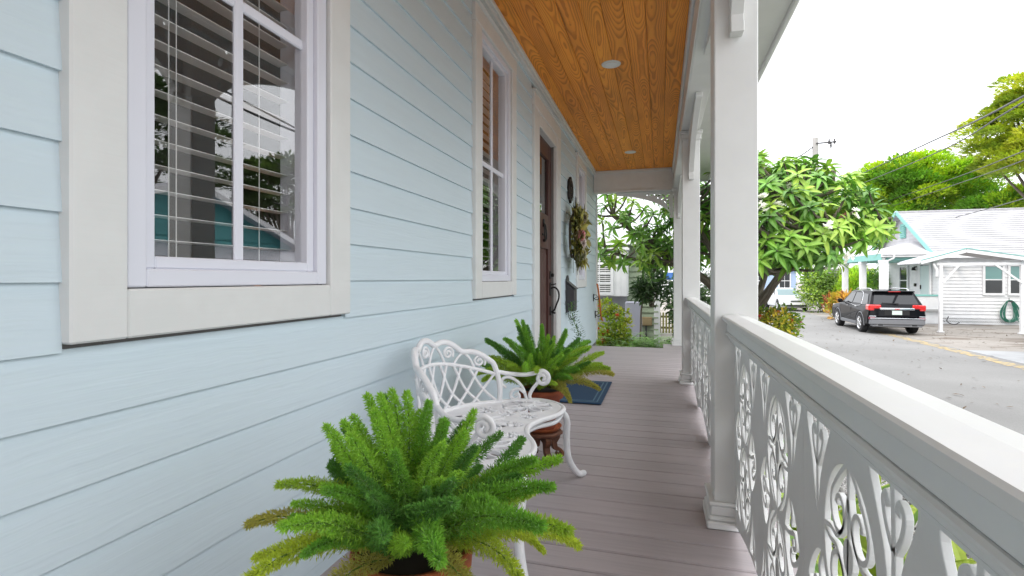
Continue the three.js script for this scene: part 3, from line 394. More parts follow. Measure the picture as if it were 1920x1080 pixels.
// ------------------------------------------------------------------ potted foxtail ferns on scroll stands
const fernTone = [[0.19, 0.43, 0.028], [0.29, 0.53, 0.034], [0.52, 0.62, 0.045], [0.095, 0.27, 0.024], [0.38, 0.54, 0.04], [0.44, 0.42, 0.07]];
function plume(L, R, bend, seed, tone) { // one bottle-brush frond growing from the origin upwards and bending to +x
  const r = mulberry(seed), lf = new Leaves(), N = Math.round(L / 0.0052), c = new THREE.Vector3(), up = new THREE.Vector3(), pts = [];
  let x = 0, y = 0; const side = new THREE.Vector3(0, 0, 1);
  for (let i = 0; i <= N; i++) {
    const t = i / N, a = bend * Math.pow(t, 1.4); up.set(Math.sin(a), Math.cos(a), 0.10 * Math.sin(t * 3 + seed)).normalize(); x += up.x * L / N; y += up.y * L / N; c.set(x, y, 0.06 * L * Math.sin(t * 2.4 + seed)); pts.push(c.clone());
    if (t < 0.1) continue;
    const l = R * (0.35 + 0.75 * sstep(0.08, 0.4, t)) * (1 - 0.9 * Math.pow(clamp((t - 0.36) / 0.64), 1.1)), e1 = new THREE.Vector3().crossVectors(up, side).normalize(), e2 = new THREE.Vector3().crossVectors(up, e1).normalize();
    for (let k = 0; k < (seed % 3 ? 7 : 5); k++) {
      const ph = i * 2.4 + k * 0.785 + r() * 0.5, out = e1.clone().multiplyScalar(Math.cos(ph)).addScaledVector(e2, Math.sin(ph)), dir = out.clone().addScaledVector(up, 0.75 + 0.35 * r()).normalize();
      const ll = l * (0.75 + 0.4 * r());
      for (let q = 0; q < 5; q++) {
        const u = 0.25 + 0.75 * (q + r()) / 5, o = c.clone().addScaledVector(dir, ll * u), nd = dir.clone().add(new THREE.Vector3(r() - 0.5, r() - 0.5, r() - 0.5).multiplyScalar(1.5)).normalize(), v = 0.72 + 0.5 * r() + 0.25 * t;
        lf.add(o, nd, out, 0.0115 + 0.006 * r(), 0.0034, [tone[0] * v, tone[1] * v, tone[2] * v]);
      }
    }
  }
  return { geo: lf.geo(), stem: tube(pts.filter((_, i) => i % 8 === 0).map((p) => [p.x, p.y, -p.z]), 0.0022, 12, 5) };
}
const STEM = S({ color: rgb(0.12, 0.22, 0.03), roughness: 0.8 }), SOIL = S({ color: rgb(0.035, 0.025, 0.018), roughness: 1 });
const plumes = []; for (let i = 0; i < 10; i++) plumes.push(plume(0.40, 0.04, [0.15, 0.5, 0.9, 1.25, 0.35, 0.7, 1.1, 0.25, 0.6, 1.0][i], 200 + i, fernTone[[0, 1, 4, 2, 3, 0, 5, 1, 3, 2][i]]));
function fern(label, x, y, d, list, grp) {
  const t = thing('foxtail_fern', label, 'fern', [x, y, d], 0, grp);
  for (const [az, tilt, len, kind, off] of list) { // az: compass of the lean, 0 = street side, 90 = away from the camera
    const p = plumes[kind], m = mesh('frond', p.geo, LEAF, t), a = az * Math.PI / 180; m.position.set(Math.cos(a) * off, 0, -Math.sin(a) * off);
    m.rotation.set(0, a, -tilt * Math.PI / 180, 'YXZ'); m.rotateY(((az * 7.3) % 1.6) - 0.8); m.scale.set(len * 0.5 + 0.5, len, len * 0.5 + 0.5); mesh('stem', p.stem, STEM, m);
  }
  return t;
}
{
  const r = mulberry(77), make = (n, seed, sc) => { const rr = mulberry(seed), l = []; for (let i = 0; i < n; i++) { const u = (i + 0.5) / n, tilt = 4 + 64 * Math.pow(u, 1.05) + 12 * (rr() - 0.5), az = i * 137.5 + 30 * (rr() - 0.5); const kinds = tilt < 25 ? [0, 7, 4, 1] : tilt < 55 ? [1, 5, 8, 2, 4] : [2, 3, 6, 9, 5]; l.push([az, tilt * 0.9, sc * (0.68 + 0.42 * rr() + (i % 5 === 3 && tilt > 42 && Math.cos(az * Math.PI / 180) > 0.2 ? 0.3 : 0) - (tilt < 40 && Math.cos(az * Math.PI / 180) > 0.1 ? 0.12 : 0)), kinds[Math.floor(rr() * kinds.length)], 0.02 + 0.05 * u]); } return l; };
  fern('big bright green foxtail fern in the foreground pot, nearest the camera', -0.565, 0.482, 1.12, make(92, 31, 0.83), 'potted foxtail ferns');
  const far = fern('bright green foxtail fern beyond the white bench, beside the blue doormat', -0.72, 0.425, 3.2, make(66, 47, 1.0), 'potted foxtail ferns');
  const wisp = new Leaves(); const rr = mulberry(9); const sp = []; for (let i = 0; i <= 60; i++) { const t = i / 60; sp.push([0.16 + 0.03 * Math.sin(t * 5), 0.1 + 0.42 * t, 0.35]); if (t > 0.35) for (let k = 0; k < 5; k++) { const a = rr() * 6.28, o = new THREE.Vector3(...sp[i]); o.z *= -1; wisp.add(o.add(new THREE.Vector3(Math.cos(a) * 0.04 * rr(), 0, Math.sin(a) * 0.04 * rr())), new THREE.Vector3(Math.cos(a), 0.6, Math.sin(a)).normalize(), new THREE.Vector3(0, 1, 0), 0.025, 0.008, [0.08, 0.18, 0.06]); } }
  const w = mesh('shoot', wisp.geo(), LEAF, far); w.userData.label = 'thin wispy young shoot'; mesh('stem', tube(sp.filter((_, i) => i % 10 === 0), 0.002, 20, 4), STEM, w);
}
const standWood = S({ map: mottled(256, 0.3, [0.20, 0.075, 0.035], [0.10, 0.036, 0.018], 65, 6), roughness: 0.55 });
function potOnStand(x, y, d, k, labels) {
  const s = thing('plant_stand', labels[0], 'plant stand', [x, y, d], 0, 'scroll plant stands');
  mesh('stand_top', new THREE.LatheGeometry([[0, 0.165], [0.125, 0.165], [0.135, 0.172], [0.135, 0.186], [0.128, 0.192], [0, 0.192]].map((p) => new THREE.Vector2(...p)), 8), standWood, s);
  const c = []; // scrolled foot, sawn from board
  const sh = [[0.02, 0.165], [0.11, 0.165], [0.125, 0.15], [0.118, 0.125], [0.10, 0.10], [0.105, 0.075], [0.13, 0.06], [0.15, 0.035], [0.148, 0.012], [0.13, 0], [0.105, 0.004], [0.096, 0.022], [0.104, 0.038], [0.115, 0.034], [0.112, 0.022], [0.12, 0.02], [0.128, 0.032], [0.118, 0.046], [0.096, 0.048], [0.075, 0.06], [0.066, 0.09], [0.06, 0.12], [0.02, 0.13]];
  const g = sawn(sh.map((p) => new THREE.Vector2(...p)), [], 0.032, 0.003); g.translate(0, 0, -0.016);
  for (let q = 0; q < 4; q++) { const m = mesh('leg', g, standWood, s); m.rotation.y = q * Math.PI / 2 + 0.6; }
  const p = thing('flower_pot', labels[1], 'pot', [x, y + 0.193, d], 0, 'terracotta fern pots');
  mesh('saucer', new THREE.LatheGeometry([[0, 0], [0.105, 0], [0.128, 0.024], [0.122, 0.026], [0.1, 0.008], [0, 0.008]].map((q) => new THREE.Vector2(...q)), 40), clay[0], p);
  mesh('pot', new THREE.LatheGeometry([[0.0, 0.009], [0.082, 0.009], [0.088, 0.016], [0.118, 0.195], [0.122, 0.2], [0.136, 0.203], [0.14, 0.209], [0.143, 0.25], [0.138, 0.257], [0.126, 0.255], [0.124, 0.235]].map((q) => new THREE.Vector2(...q)), 48), clay[k], p);
  mesh('soil', new THREE.LatheGeometry([[0, 0.244], [0.08, 0.24], [0.125, 0.236]].map((q) => new THREE.Vector2(...q)), 24), SOIL, p);
}
potOnStand(-0.565, 0.03, 1.12, 0, ['wooden scroll stand under the foreground fern, below the view', 'orange terracotta pot holding the foreground fern']);
potOnStand(-0.72, -0.03, 3.2, 1, ['brown wooden scroll-footed plant stand behind the white bench', 'dark terracotta pot behind the bench holding the farther fern']);
{
  const t = thing('doormat', 'navy blue doormat with pale border stripes on the porch floor', 'doormat', [-0.83, floorY(5.4) + 0.01, 5.36]), c = tex(512, 512, (i, j) => { const w = 0.75 + 0.35 * hash(i >> 1, j >> 1, 2) + 0.2 * (j & 2 ? 1 : 0) - 0.1; return [0.022 * w, 0.062 * w, 0.125 * w]; }, [0.6, 0.6]), m = S({ map: c, roughness: 0.95 }), p = S({ color: rgb(0.09, 0.17, 0.23), roughness: 0.95 });
  mesh('mat', bx(-0.3, 0.31, 0, 0.012, -0.56, 0.56, 0.004), m, t);
  const st = []; for (const q of [0.045, 0.085]) { st.push(bx(0.31 - q - 0.007, 0.31 - q + 0.007, 0.0115, 0.0142, -0.56 + q, 0.56 - q, 0.001), bx(-0.3 + q - 0.007, -0.3 + q + 0.007, 0.0115, 0.0142, -0.56 + q, 0.56 - q, 0.001), bx(-0.3 + q + 0.008, 0.31 - q - 0.008, 0.0115, 0.0142, -0.56 + q - 0.007, -0.56 + q + 0.007, 0.001), bx(-0.3 + q + 0.008, 0.31 - q - 0.008, 0.0115, 0.0142, 0.56 - q - 0.007, 0.56 - q + 0.007, 0.001)); }
  mesh('stripe', merge(st), p, t); t.rotation.x = -0.012;
}

// ------------------------------------------------------------------ things on the wall by the door
{
  const t = thing('wall_plaque', 'dark oval iron wall plaque with scalloped edge above the wreath', 'plaque', [WALL + 0.004, 2.36, 7.3]);
  const o = []; for (let i = 0; i < 64; i++) { const a = i / 64 * 2 * Math.PI, k = 1 + 0.07 * Math.cos(8 * a); o.push(new THREE.Vector2(0.155 * k * Math.cos(a), 0.175 * k * Math.sin(a))); }
  const g = sawn(o, [], 0.022, 0.006); g.rotateY(Math.PI / 2); mesh('plate', g, M.bronze, t);
  const r = new THREE.TorusGeometry(0.105, 0.009, 8, 40); r.scale(1, 1.15, 1); r.rotateY(Math.PI / 2); r.translate(0.03, 0, 0); mesh('rim', r, M.bronze, t);
  const b = []; for (let i = 0; i < 8; i++) { const a = i / 8 * 6.283, s = new THREE.SphereGeometry(0.016, 8, 6); s.translate(0.028, 0.07 * Math.sin(a), 0.06 * Math.cos(a)); b.push(s); } const c = new THREE.SphereGeometry(0.035, 14, 10); c.scale(0.6, 1, 1); c.translate(0.025, 0, 0); b.push(c); mesh('boss', merge(b), M.bronze, t);
}
{
  const t = thing('wreath', 'oval wreath of olive leaves with pink and white flowers beside the door', 'wreath', [WALL + 0.06, 1.69, 7.22]), r = mulberry(300);
  const a = new Leaves(), tw = [], N = 420, pos = (f, w) => new THREE.Vector3(0.0 + 0.12 * w, 0.29 * Math.sin(f), -0.25 * Math.cos(f));
  const fr = new THREE.TorusGeometry(0.26, 0.016, 8, 40); fr.scale(0.9, 1.1, 1); fr.rotateY(Math.PI / 2); mesh('vine_ring', fr, BARK, t);
  for (let i = 0; i < N; i++) { const f = r() * 6.283, p = pos(f, r()); p.addScaledVector(new THREE.Vector3(0.4 * r(), Math.sin(f), -Math.cos(f)), (r() - 0.5) * 0.14); const d = new THREE.Vector3(0.5 + r(), Math.sin(f) * 0.9 + (r() - 0.5) * 1.6, -Math.cos(f) * 0.9 + (r() - 0.5) * 1.6).normalize(), k = 0.6 + 0.9 * r(), y = r(); a.add(p, d, new THREE.Vector3(1, r() - 0.5, r() - 0.5).normalize(), 0.11 + 0.08 * r(), 0.06 + 0.03 * r(), y < 0.6 ? [0.34 * k, 0.31 * k, 0.05 * k] : y < 0.8 ? [0.17 * k, 0.20 * k, 0.04 * k] : [0.33 * k, 0.29 * k, 0.14 * k], 4, 0.4); }
  mesh('leaves', a.geo(), GLOSSLEAF, t);
  for (let i = 0; i < 46; i++) { const f = i < 22 ? 1.2 + r() * 1.4 : r() * 6.283, p = pos(f, 0.3), q = 0.14 + 0.14 * r(); tw.push(bar([p.x, p.y, -p.z], [p.x + 0.06 * r(), p.y + q * Math.sin(f) + 0.08 * (r() - 0.5), -p.z + q * Math.cos(f) + 0.08 * (r() - 0.5)], 0.0025, 4)); }
  mesh('twigs', merge(tw), M.bronze, t);
  for (const [y, d, s, c, l] of [[0.0, -0.27, 0.12, [0.85, 0.42, 0.42], 'pink rose'], [-0.10, -0.17, 0.12, [0.90, 0.80, 0.75], 'pale pink rose'], [-0.26, -0.16, 0.12, [0.62, 0.60, 0.40], 'cream flower'], [0.26, 0.0, 0.10, [0.55, 0.5, 0.32], 'cream flower']]) {
    const w = new Leaves(); for (let i = 0; i < 34; i++) { const k = i / 34, f = i * 2.4, o = new THREE.Vector3(0.02 * (1 - k), 0, 0), dr = new THREE.Vector3(1.25 - 1.1 * k, Math.sin(f) * (0.25 + k), Math.cos(f) * (0.25 + k)).normalize(), v = 0.75 + 0.35 * r(); w.add(o, dr, new THREE.Vector3(1, 0, 0).cross(dr).cross(dr).normalize(), s * (0.5 + 0.4 * k), s * 1.0, [c[0] * v, c[1] * v, c[2] * v], 4, -0.5); }
    const m = mesh('flower', w.geo(), PETAL, t); m.position.set(0.15, y, -d); m.userData.label = l;
  }
}
{
  const t = thing('mailbox', 'charcoal wall mailbox with sloping lid and newspaper hooks under the wreath', 'mailbox', [WALL + 0.002, 0.9, 7.13]);
  const side = [[0, -0.24], [0.105, -0.24], [0.115, -0.225], [0.115, 0.06], [0, 0.16]].map((p) => new THREE.Vector2(...p)), g = sawn(side, [], 0.22, 0.005); g.translate(0, 0, -0.11); mesh('box', g, M.grey, t);
  const o = []; for (let i = 0; i <= 12; i++) { const a = i / 12 * Math.PI; o.push(new THREE.Vector2(0.10 * Math.cos(a), 0.19 + 0.065 * Math.sin(a))); } o.push(new THREE.Vector2(-0.118, 0.10), new THREE.Vector2(-0.118, -0.26), new THREE.Vector2(0.118, -0.26), new THREE.Vector2(0.118, 0.10));
  const b = sawn(o, [ellipse(0, 0.215, 0.012, 0.012)], 0.006, 0.001); b.rotateY(Math.PI / 2); b.translate(0.001, 0, 0); mesh('back_plate', b, M.grey, t);
  mesh('lid', plate([[0.0, 0.172, -0.125], [0.13, 0.063, -0.125], [0.13, 0.063, 0.125], [0.0, 0.172, 0.125]], 0.008), M.grey, t);
  for (const d of [-0.06, 0.06]) mesh('hook', tube([[0.03, -0.245, d], [0.03, -0.32, d], [0.05, -0.355, d], [0.09, -0.35, d], [0.105, -0.315, d]], 0.005, 20, 6), M.grey, t);
}
{
  const t = thing('grab_rail', 'short orange varnished wood grab rail on black iron brackets at the wall end', 'handrail', [WALL, 0, 0]);
  mesh('rail', tube([[0.10, 1.0, 9.82], [0.105, 0.955, 9.88], [0.11, 0.80, 10.02], [0.11, 0.5, 10.26], [0.115, 0.33, 10.4], [0.135, 0.27, 10.46]], 0.017, 30, 8), S({ map: PINE[0].map, color: rgb(0.62, 0.45, 0.5), roughness: 0.35 }), t);
  for (const [y, d] of [[0.76, 10.05], [0.42, 10.33]]) mesh('bracket', merge([bx(0.0, 0.012, y - 0.09, y + 0.05, d - 0.035, d + 0.035), tube([[0.01, y - 0.03, d], [0.06, y - 0.06, d], [0.10, y - 0.045, d], [0.108, y, d]], 0.009, 16, 6), tube([[0.012, y + 0.03, d], [0.05, y + 0.03, d + 0.03], [0.07, y - 0.01, d + 0.02], [0.04, y - 0.02, d]], 0.006, 16, 5)]), M.black, t);
}
{ // lamp glimpsed through the near window
  const t = thing('table_lamp', 'small table lamp with lit amber shade inside the near window', 'lamp', [-2.3, 0.62, 2.55]);
  mesh('lamp_base', new THREE.LatheGeometry([[0.001, 0], [0.07, 0], [0.07, 0.02], [0.02, 0.04], [0.045, 0.14], [0.015, 0.24], [0.012, 0.34], [0.001, 0.34]].map((p) => new THREE.Vector2(...p)), 24), M.bronze, t);
  mesh('lamp_shade', new THREE.CylinderGeometry(0.05, 0.075, 0.11, 24, 1, true).translate(0, 0.39, 0), P({ color: rgb(0.8, 0.35, 0.08), emissive: rgb(1, 0.36, 0.06), emissiveIntensity: 1.1, side: THREE.DoubleSide, roughness: 0.9 }), t);
  const l = new THREE.PointLight(0xffa04a, 0.03, 6, 2); l.position.set(0, 0.52, 0); l.castShadow = true; t.add(l);
  const tb = thing('side_table', 'dark side table under the amber lamp inside the near window', 'table', [-2.3, -0.15, 2.55]);
  mesh('table_top', bx(-0.3, 0.3, 0.73, 0.77, -0.3, 0.3), M.room, tb); for (const [a, b] of [[-1, -1], [1, -1], [-1, 1], [1, 1]]) mesh('leg', bx(a * 0.26 - 0.02, a * 0.26 + 0.02, 0, 0.729, b * 0.26 - 0.02, b * 0.26 + 0.02), M.room, tb);
}

// ------------------------------------------------------------------ plants
const rv = (r) => { let v; do v = new THREE.Vector3(r() * 2 - 1, r() * 2 - 1, r() * 2 - 1); while (v.lengthSq() > 1 || v.lengthSq() < 0.01); return v; };
function limb(pts, r0, r1, n = 20) { return tube(pts, r0, n, 8, false, r1 / r0); }
const jitter = (c, r, a = 0.35) => { const k = 1 - a + 2 * a * r(); return [c[0] * k * (0.9 + 0.2 * r()), c[1] * k, c[2] * k]; };
// a rounded shrub: uneven clumps of leaves round a few stems
function shrub(name, label, cat, [x, d], [rx, h, rd], { n = 2600, len = 0.09, wid = 0.05, tones, seed, base = GY, clumps = 26, flowers, up = 0.3, mat = LEAF, group, lift = 0.1, seg = 1 }) {
  const t = thing(name, label, cat, [x, base, d], 0, group), r = mulberry(seed), L = new Leaves(), C = [];
  for (let i = 0; i < clumps; i++) { const v = rv(r).normalize().multiplyScalar(0.45 + 0.45 * r()); C.push({ p: new THREE.Vector3(v.x * rx, h * (0.5 + lift / 2) + v.y * h * (0.5 - lift / 2) * 0.98, v.z * rd), s: 0.2 + 0.22 * r(), c: tones[Math.floor(r() * tones.length)] }); }
  const sc = Math.min(rx, h / 2, rd);
  for (let i = 0; i < n; i++) { const c = C[Math.floor(r() * clumps)], v = rv(r).normalize(), p = c.p.clone().addScaledVector(v, c.s * sc * (0.5 + 0.6 * r()) * 1.5); if (p.y < 0.04) p.y = 0.04 + 0.1 * r(); const dir = v.clone().add(rv(r).multiplyScalar(0.8)).add(new THREE.Vector3(0, up, 0)).normalize(); L.add(p, dir, v.clone().add(new THREE.Vector3(0, 0.8, 0)).normalize(), len * (0.7 + 0.6 * r()), wid * (0.7 + 0.6 * r()), jitter(c.c, r), seg, 0.3); }
  mesh('foliage', L.geo(), mat, t);
  const st = []; for (let i = 0; i < 7; i++) { const c = C[i % clumps].p, a = i * 0.9; st.push(limb([[0.12 * rx * Math.cos(a), -0.02, 0.12 * rd * Math.sin(a)], [c.x * 0.4, c.y * 0.5, -c.z * 0.4], [c.x * 0.9, c.y, -c.z * 0.9]], 0.018, 0.007, 8)); } mesh('stems', merge(st), BARK, t);
  if (flowers) { for (let i = 0; i < flowers.n; i++) { const c = C[Math.floor(r() * clumps)], F = new Leaves(), v = rv(r).normalize(); v.y = Math.abs(v.y) * 0.9 + 0.1; const at = c.p.clone().addScaledVector(v, c.s * sc * 1.7); for (let k = 0; k < 26; k++) { const u = rv(r).normalize(); F.add(at.clone().addScaledVector(u, flowers.s * 0.6 * r()), u.clone().add(new THREE.Vector3(0, 0.5, 0)).normalize(), u, flowers.s, flowers.s * 0.7, jitter(flowers.c, r, 0.25)); } mesh('flower_cluster', F.geo(), PETAL, t); } }
  return t;
}
// a street tree: trunk, limbs and a crown of leafy pads
function tree(name, label, [x, d], { trunkH, crown, pads, padR, n, len, wid, tones, seed, flat = 0.4, base = GY, tr = 0.28, group, hollow = 0.35, fork = 0.55 }) {
  const t = thing(name, label, 'tree', [x, base, d], 0, group), r = mulberry(seed), L = new Leaves(), C = [], [cx, cy, cd, rx, ry, rd] = crown;
  for (let i = 0; i < pads; i++) { const v = rv(r).normalize(); if (v.y < -0.45) v.y *= -1; const k = hollow + (1 - hollow) * Math.sqrt(r()); C.push({ p: new THREE.Vector3(cx + v.x * rx * k, cy + v.y * ry * k, -cd + v.z * rd * k), s: padR * (0.55 + 0.75 * r()), c: tones[Math.floor(r() * tones.length)], o: v }); }
  const per = Math.floor(n / pads);
  for (const c of C) for (let i = 0; i < per; i++) { const a = r() * 6.283, q = Math.sqrt(r()), v = new THREE.Vector3(Math.cos(a) * q, (1 - q * q) * flat + (r() - 0.5) * 0.35 * flat * 2, Math.sin(a) * q), p = c.p.clone().addScaledVector(v, c.s), out = new THREE.Vector3(Math.cos(a) * q + c.o.x * 0.5, 0.35 + 0.4 * (r() - 0.5), Math.sin(a) * q + c.o.z * 0.5).add(rv(r).multiplyScalar(0.55)).normalize(); L.add(p, out, new THREE.Vector3(0.5 * (r() - 0.5), 1, 0.5 * (r() - 0.5)).normalize(), len * (0.65 + 0.7 * r()), wid * (0.65 + 0.7 * r()), jitter(c.c, r, 0.3)); }
  mesh('crown', L.geo(), LEAF, t);
  const tk = [limb([[0, -0.05, 0], [0.1 * tr, trunkH * 0.5, 0.1], [cx * 0.25, trunkH, cd * 0.25]], tr, tr * 0.7, 10)];
  for (let i = 0; i < Math.min(26, pads); i++) { const c = C[Math.floor(i * pads / Math.min(26, pads))].p; tk.push(limb([[cx * 0.22, trunkH * 0.92, cd * 0.22], [lerp(cx * 0.25, c.x, fork), lerp(trunkH, c.y, fork * 0.8), lerp(cd * 0.25, -c.z, fork)], [c.x, c.y, -c.z]], tr * 0.4, tr * 0.06, 10)); }
  mesh('trunk', merge(tk), BARK, t);
  return t;
}
// the frangipani tree: blunt branches that end in whorls of long leaves
{
  const base = [1.7, 10.7], t = thing('frangipani_tree', 'spreading frangipani tree with long leaves and white blossoms beside the porch end', 'tree', [base[0], GY, base[1]]), r = mulberry(4242);
  const limbs = [], nodes = [], addLimb = (pts, r0, r1) => { limbs.push(limb(pts, r0, r1, 22)); const c = new THREE.CatmullRomCurve3(pts.map((p) => V(...p)), false, 'centripetal'); for (let i = 3; i <= 10; i++) nodes.push([c.getPointAt(i / 10), lerp(r0, r1, i / 10)]); };
  // points here are relative to the foot of the trunk: x, height above ground, distance
  addLimb([[0, -0.05, 0], [-0.1, 0.7, 0.05], [-0.25, 1.35, 0.1]], 0.15, 0.12);
  addLimb([[-0.25, 1.3, 0.1], [-0.8, 2.05, 0.3], [-1.4, 2.42, 0.55], [-2.05, 2.95, 0.8], [-2.7, 3.5, 1.0]], 0.10, 0.045);
  addLimb([[-1.3, 2.4, 0.5], [-1.75, 2.45, 0.8], [-2.3, 2.55, 1.1], [-2.9, 2.75, 1.3]], 0.065, 0.03);
  addLimb([[-0.2, 1.3, 0.1], [-0.5, 2.2, 0.3], [-0.9, 3.1, 0.6], [-1.1, 3.9, 0.8]], 0.085, 0.035);
  addLimb([[-0.2, 1.25, 0.1], [0.3, 2.0, -0.2], [0.6, 2.7, -0.5], [0.6, 3.5, -0.8]], 0.09, 0.035);
  addLimb([[-0.15, 1.2, 0.1], [0.3, 1.9, 0.1], [0.8, 2.65, 0.0], [1.3, 3.05, -0.1], [1.75, 3.4, -0.1]], 0.075, 0.03);
  addLimb([[0.3, 1.9, 0.1], [0.75, 2.5, 0.3], [1.3, 3.2, 0.3], [1.4, 4.1, 0.2]], 0.07, 0.035);
  addLimb([[-0.15, 1.2, 0.1], [0.2, 1.8, 0.7], [0.5, 2.5, 1.3], [0.7, 3.5, 1.7]], 0.08, 0.035);
  addLimb([[-0.1, 1.1, 0.0], [0.15, 1.8, -0.5], [0.5, 2.5, -1.0], [0.9, 3.0, -1.3]], 0.07, 0.03);
  addLimb([[0.8, 2.65, 0.0], [1.2, 2.85, -0.5], [1.6, 3.0, -0.8], [1.95, 3.1, -0.8]], 0.045, 0.025);
  mesh('trunk', merge(limbs), BARK, t);
  // tips spread over the dome of the crown
  const tips = [], far = (p) => tips.every((q) => q.distanceTo(p) > 0.245);
  for (let tries = 0; tries < 30000 && tips.length < 370; tries++) {
    const v = rv(r).normalize(); if (v.y < -0.35) continue; const k = 0.55 + 0.45 * Math.sqrt(r());
    const p = new THREE.Vector3(-0.05 + v.x * 2.25 * k, 2.65 + v.y * 1.72 * k, v.z * 1.8 * k + 0.1);
    const X = p.x + base[0], D = base[1] - p.z; if (X < 1.0 && D < 10.9) continue; if (X < 0.5 && p.y < 1.9) continue; if (p.y < 2.35 && X < 2.2) continue; if (X >= 2.2 && p.y < (X < 2.9 ? 2.36 : 2.72)) continue; if (!far(p)) continue; tips.push(p);
  }
  for (const p of [[-2.6, 2.75, 1.2], [-2.1, 2.55, 1.0], [-1.55, 2.62, 0.6], [-1.9, 2.1, 0.75], [-2.5, 3.5, 0.95], [-2.0, 3.3, 0.9], [-2.95, 3.1, 1.2], [-1.5, 3.3, 0.8], [-1.2, 3.6, 0.7], [-2.4, 3.95, 1.1], [-1.75, 3.9, 0.9], [-2.75, 3.85, 1.3], [-1.35, 2.2, 0.5], [-3.0, 3.45, 1.5], [-2.3, 3.1, 1.4], [-1.7, 2.95, 1.3], [-1.15, 3.0, 0.5], [-1.3, 3.95, 0.8], [-2.05, 3.65, 1.3], [-2.9, 3.75, 1.0], [-2.6, 4.05, 0.8], [-2.2, 2.8, 0.7], [-1.0, 2.5, 0.9], [-1.6, 3.6, 1.2], [-2.4, 3.35, 0.6], [-3.1, 2.9, 1.6], [-2.8, 2.5, 1.5], [-1.9, 4.1, 1.3], [-1.1, 4.1, 1.2], [-1.0, 3.3, 1.0], [-1.35, 2.75, 1.0], [-2.7, 3.2, 0.7], [-2.25, 3.75, 0.6], [-1.6, 4.15, 0.7], [-2.9, 4.1, 1.5], [-3.15, 3.6, 1.1], [-2.0, 2.4, 1.2], [-2.5, 2.45, 0.9], [-3.0, 2.65, 1.2], [-1.75, 3.2, 0.4], [-2.1, 3.05, 1.7], [-2.65, 2.95, 1.9], [-1.45, 3.75, 1.6], [-2.45, 3.6, 1.8], [-1.1, 2.75, 1.5]]) tips.push(V(...p));
  const twigs = [], leaves = [], tone = [[0.13, 0.34, 0.028], [0.19, 0.42, 0.035], [0.085, 0.245, 0.022], [0.27, 0.48, 0.045]], flowerAt = [];
  tips.forEach((p, q) => {
    let best = nodes[0]; for (const n of nodes) if (n[0].distanceTo(p) * (n[0].y > p.y ? 1.5 : 1) < best[0].distanceTo(p) * (best[0].y > p.y ? 1.5 : 1)) best = n;
    const a = best[0], m = a.clone().lerp(p, 0.55); m.y -= 0.1 * a.distanceTo(p); const ax = p.clone().sub(m).normalize().add(new THREE.Vector3(0, 0.5, 0)).normalize();
    twigs.push(limb([[a.x, a.y, -a.z], [m.x, m.y, -m.z], [p.x, p.y, -p.z]], Math.min(best[1], 0.03), 0.013, 8));
    const e1 = new THREE.Vector3(1, 0.1, 0.3).cross(ax).normalize(), e2 = ax.clone().cross(e1), c = tone[Math.floor(r() * 4)], n = 11 + Math.floor(r() * 5);
    for (let i = 0; i < n; i++) { const f = i * 2.4 + q, u = i / n, out = e1.clone().multiplyScalar(Math.cos(f)).addScaledVector(e2, Math.sin(f)), dir = out.clone().addScaledVector(ax, 0.95 - 1.25 * u + 0.3 * (r() - 0.5)).normalize(), nor = ax.clone().addScaledVector(out, 0.2); leaves.push([p.clone().addScaledVector(ax, -0.07 * u), dir, nor, (0.19 + 0.18 * r()) * (0.75 + 0.25 * u), 0.062 + 0.026 * r(), jitter(c, r, 0.28), 0.35 + 0.35 * r()]); }
    if (q % 5 === 0 && p.z > -0.3 && p.y < 3.5 && p.x > -0.8 && p.x < 1.55) flowerAt.push([p, ax, q]);
  });
  mesh('branches', merge(twigs), BARK, t);
  const eye = new THREE.Vector3(-base[0], EYE - GY, base[1]), rib = (c) => [c[0] * 1.5 + 0.03, c[1] * 1.25 + 0.03, c[2] * 1.5 + 0.02];
  leaves.sort((a, b) => a[0].distanceTo(eye) - b[0].distanceTo(eye));
  const rest = new Leaves(); leaves.forEach((l, i) => { const L = i < 300 ? new Leaves() : rest; L.add(l[0], l[1], l[2], l[3], l[4], l[5], 6, l[6], rib(l[5])); if (i < 300) mesh('leaf', L.geo(), GLOSSLEAF, t); });
  const f = mesh('foliage', rest.geo(), GLOSSLEAF, t); f.userData.kind = 'stuff';
  for (const [p, ax, q] of flowerAt) { const F = new Leaves(), pink = q % 18 === 0; for (let k = 0; k < 9; k++) { const o = p.clone().addScaledVector(ax, 0.15 + 0.05 * r()).add(rv(r).multiplyScalar(0.075)), nz = ax.clone().add(rv(r).multiplyScalar(0.6)).normalize(), e = new THREE.Vector3(0.3, 0.2, 1).cross(nz).normalize(), g = nz.clone().cross(e); for (let i = 0; i < 5; i++) { const a = i * 1.2566; F.add(o, e.clone().multiplyScalar(Math.cos(a)).addScaledVector(g, Math.sin(a)).addScaledVector(nz, 0.35), nz, 0.05, 0.036, pink ? [0.75, 0.28, 0.24] : [0.88, 0.87, 0.78]); } } mesh('flower_cluster', F.geo(), PETAL, t); }
}
shrub('flowering_shrub', 'yellow-green shrub with small red flowers just beyond the railing', 'shrub', [1.93, 10.0], [0.42, 1.66, 0.45], { n: 5200, len: 0.075, wid: 0.042, tones: [[0.30, 0.44, 0.03], [0.46, 0.52, 0.03], [0.20, 0.34, 0.025], [0.58, 0.46, 0.03]], seed: 401, clumps: 40, flowers: { n: 15, s: 0.045, c: [0.62, 0.07, 0.025] } });
shrub('garden_shrub', 'tall green shrub beside the white parked car', 'shrub', [9.75, 37], [1.45, 2.6, 1.3], { n: 5200, len: 0.17, wid: 0.11, tones: [[0.20, 0.36, 0.03], [0.30, 0.44, 0.03], [0.13, 0.24, 0.02]], seed: 402, clumps: 46 });
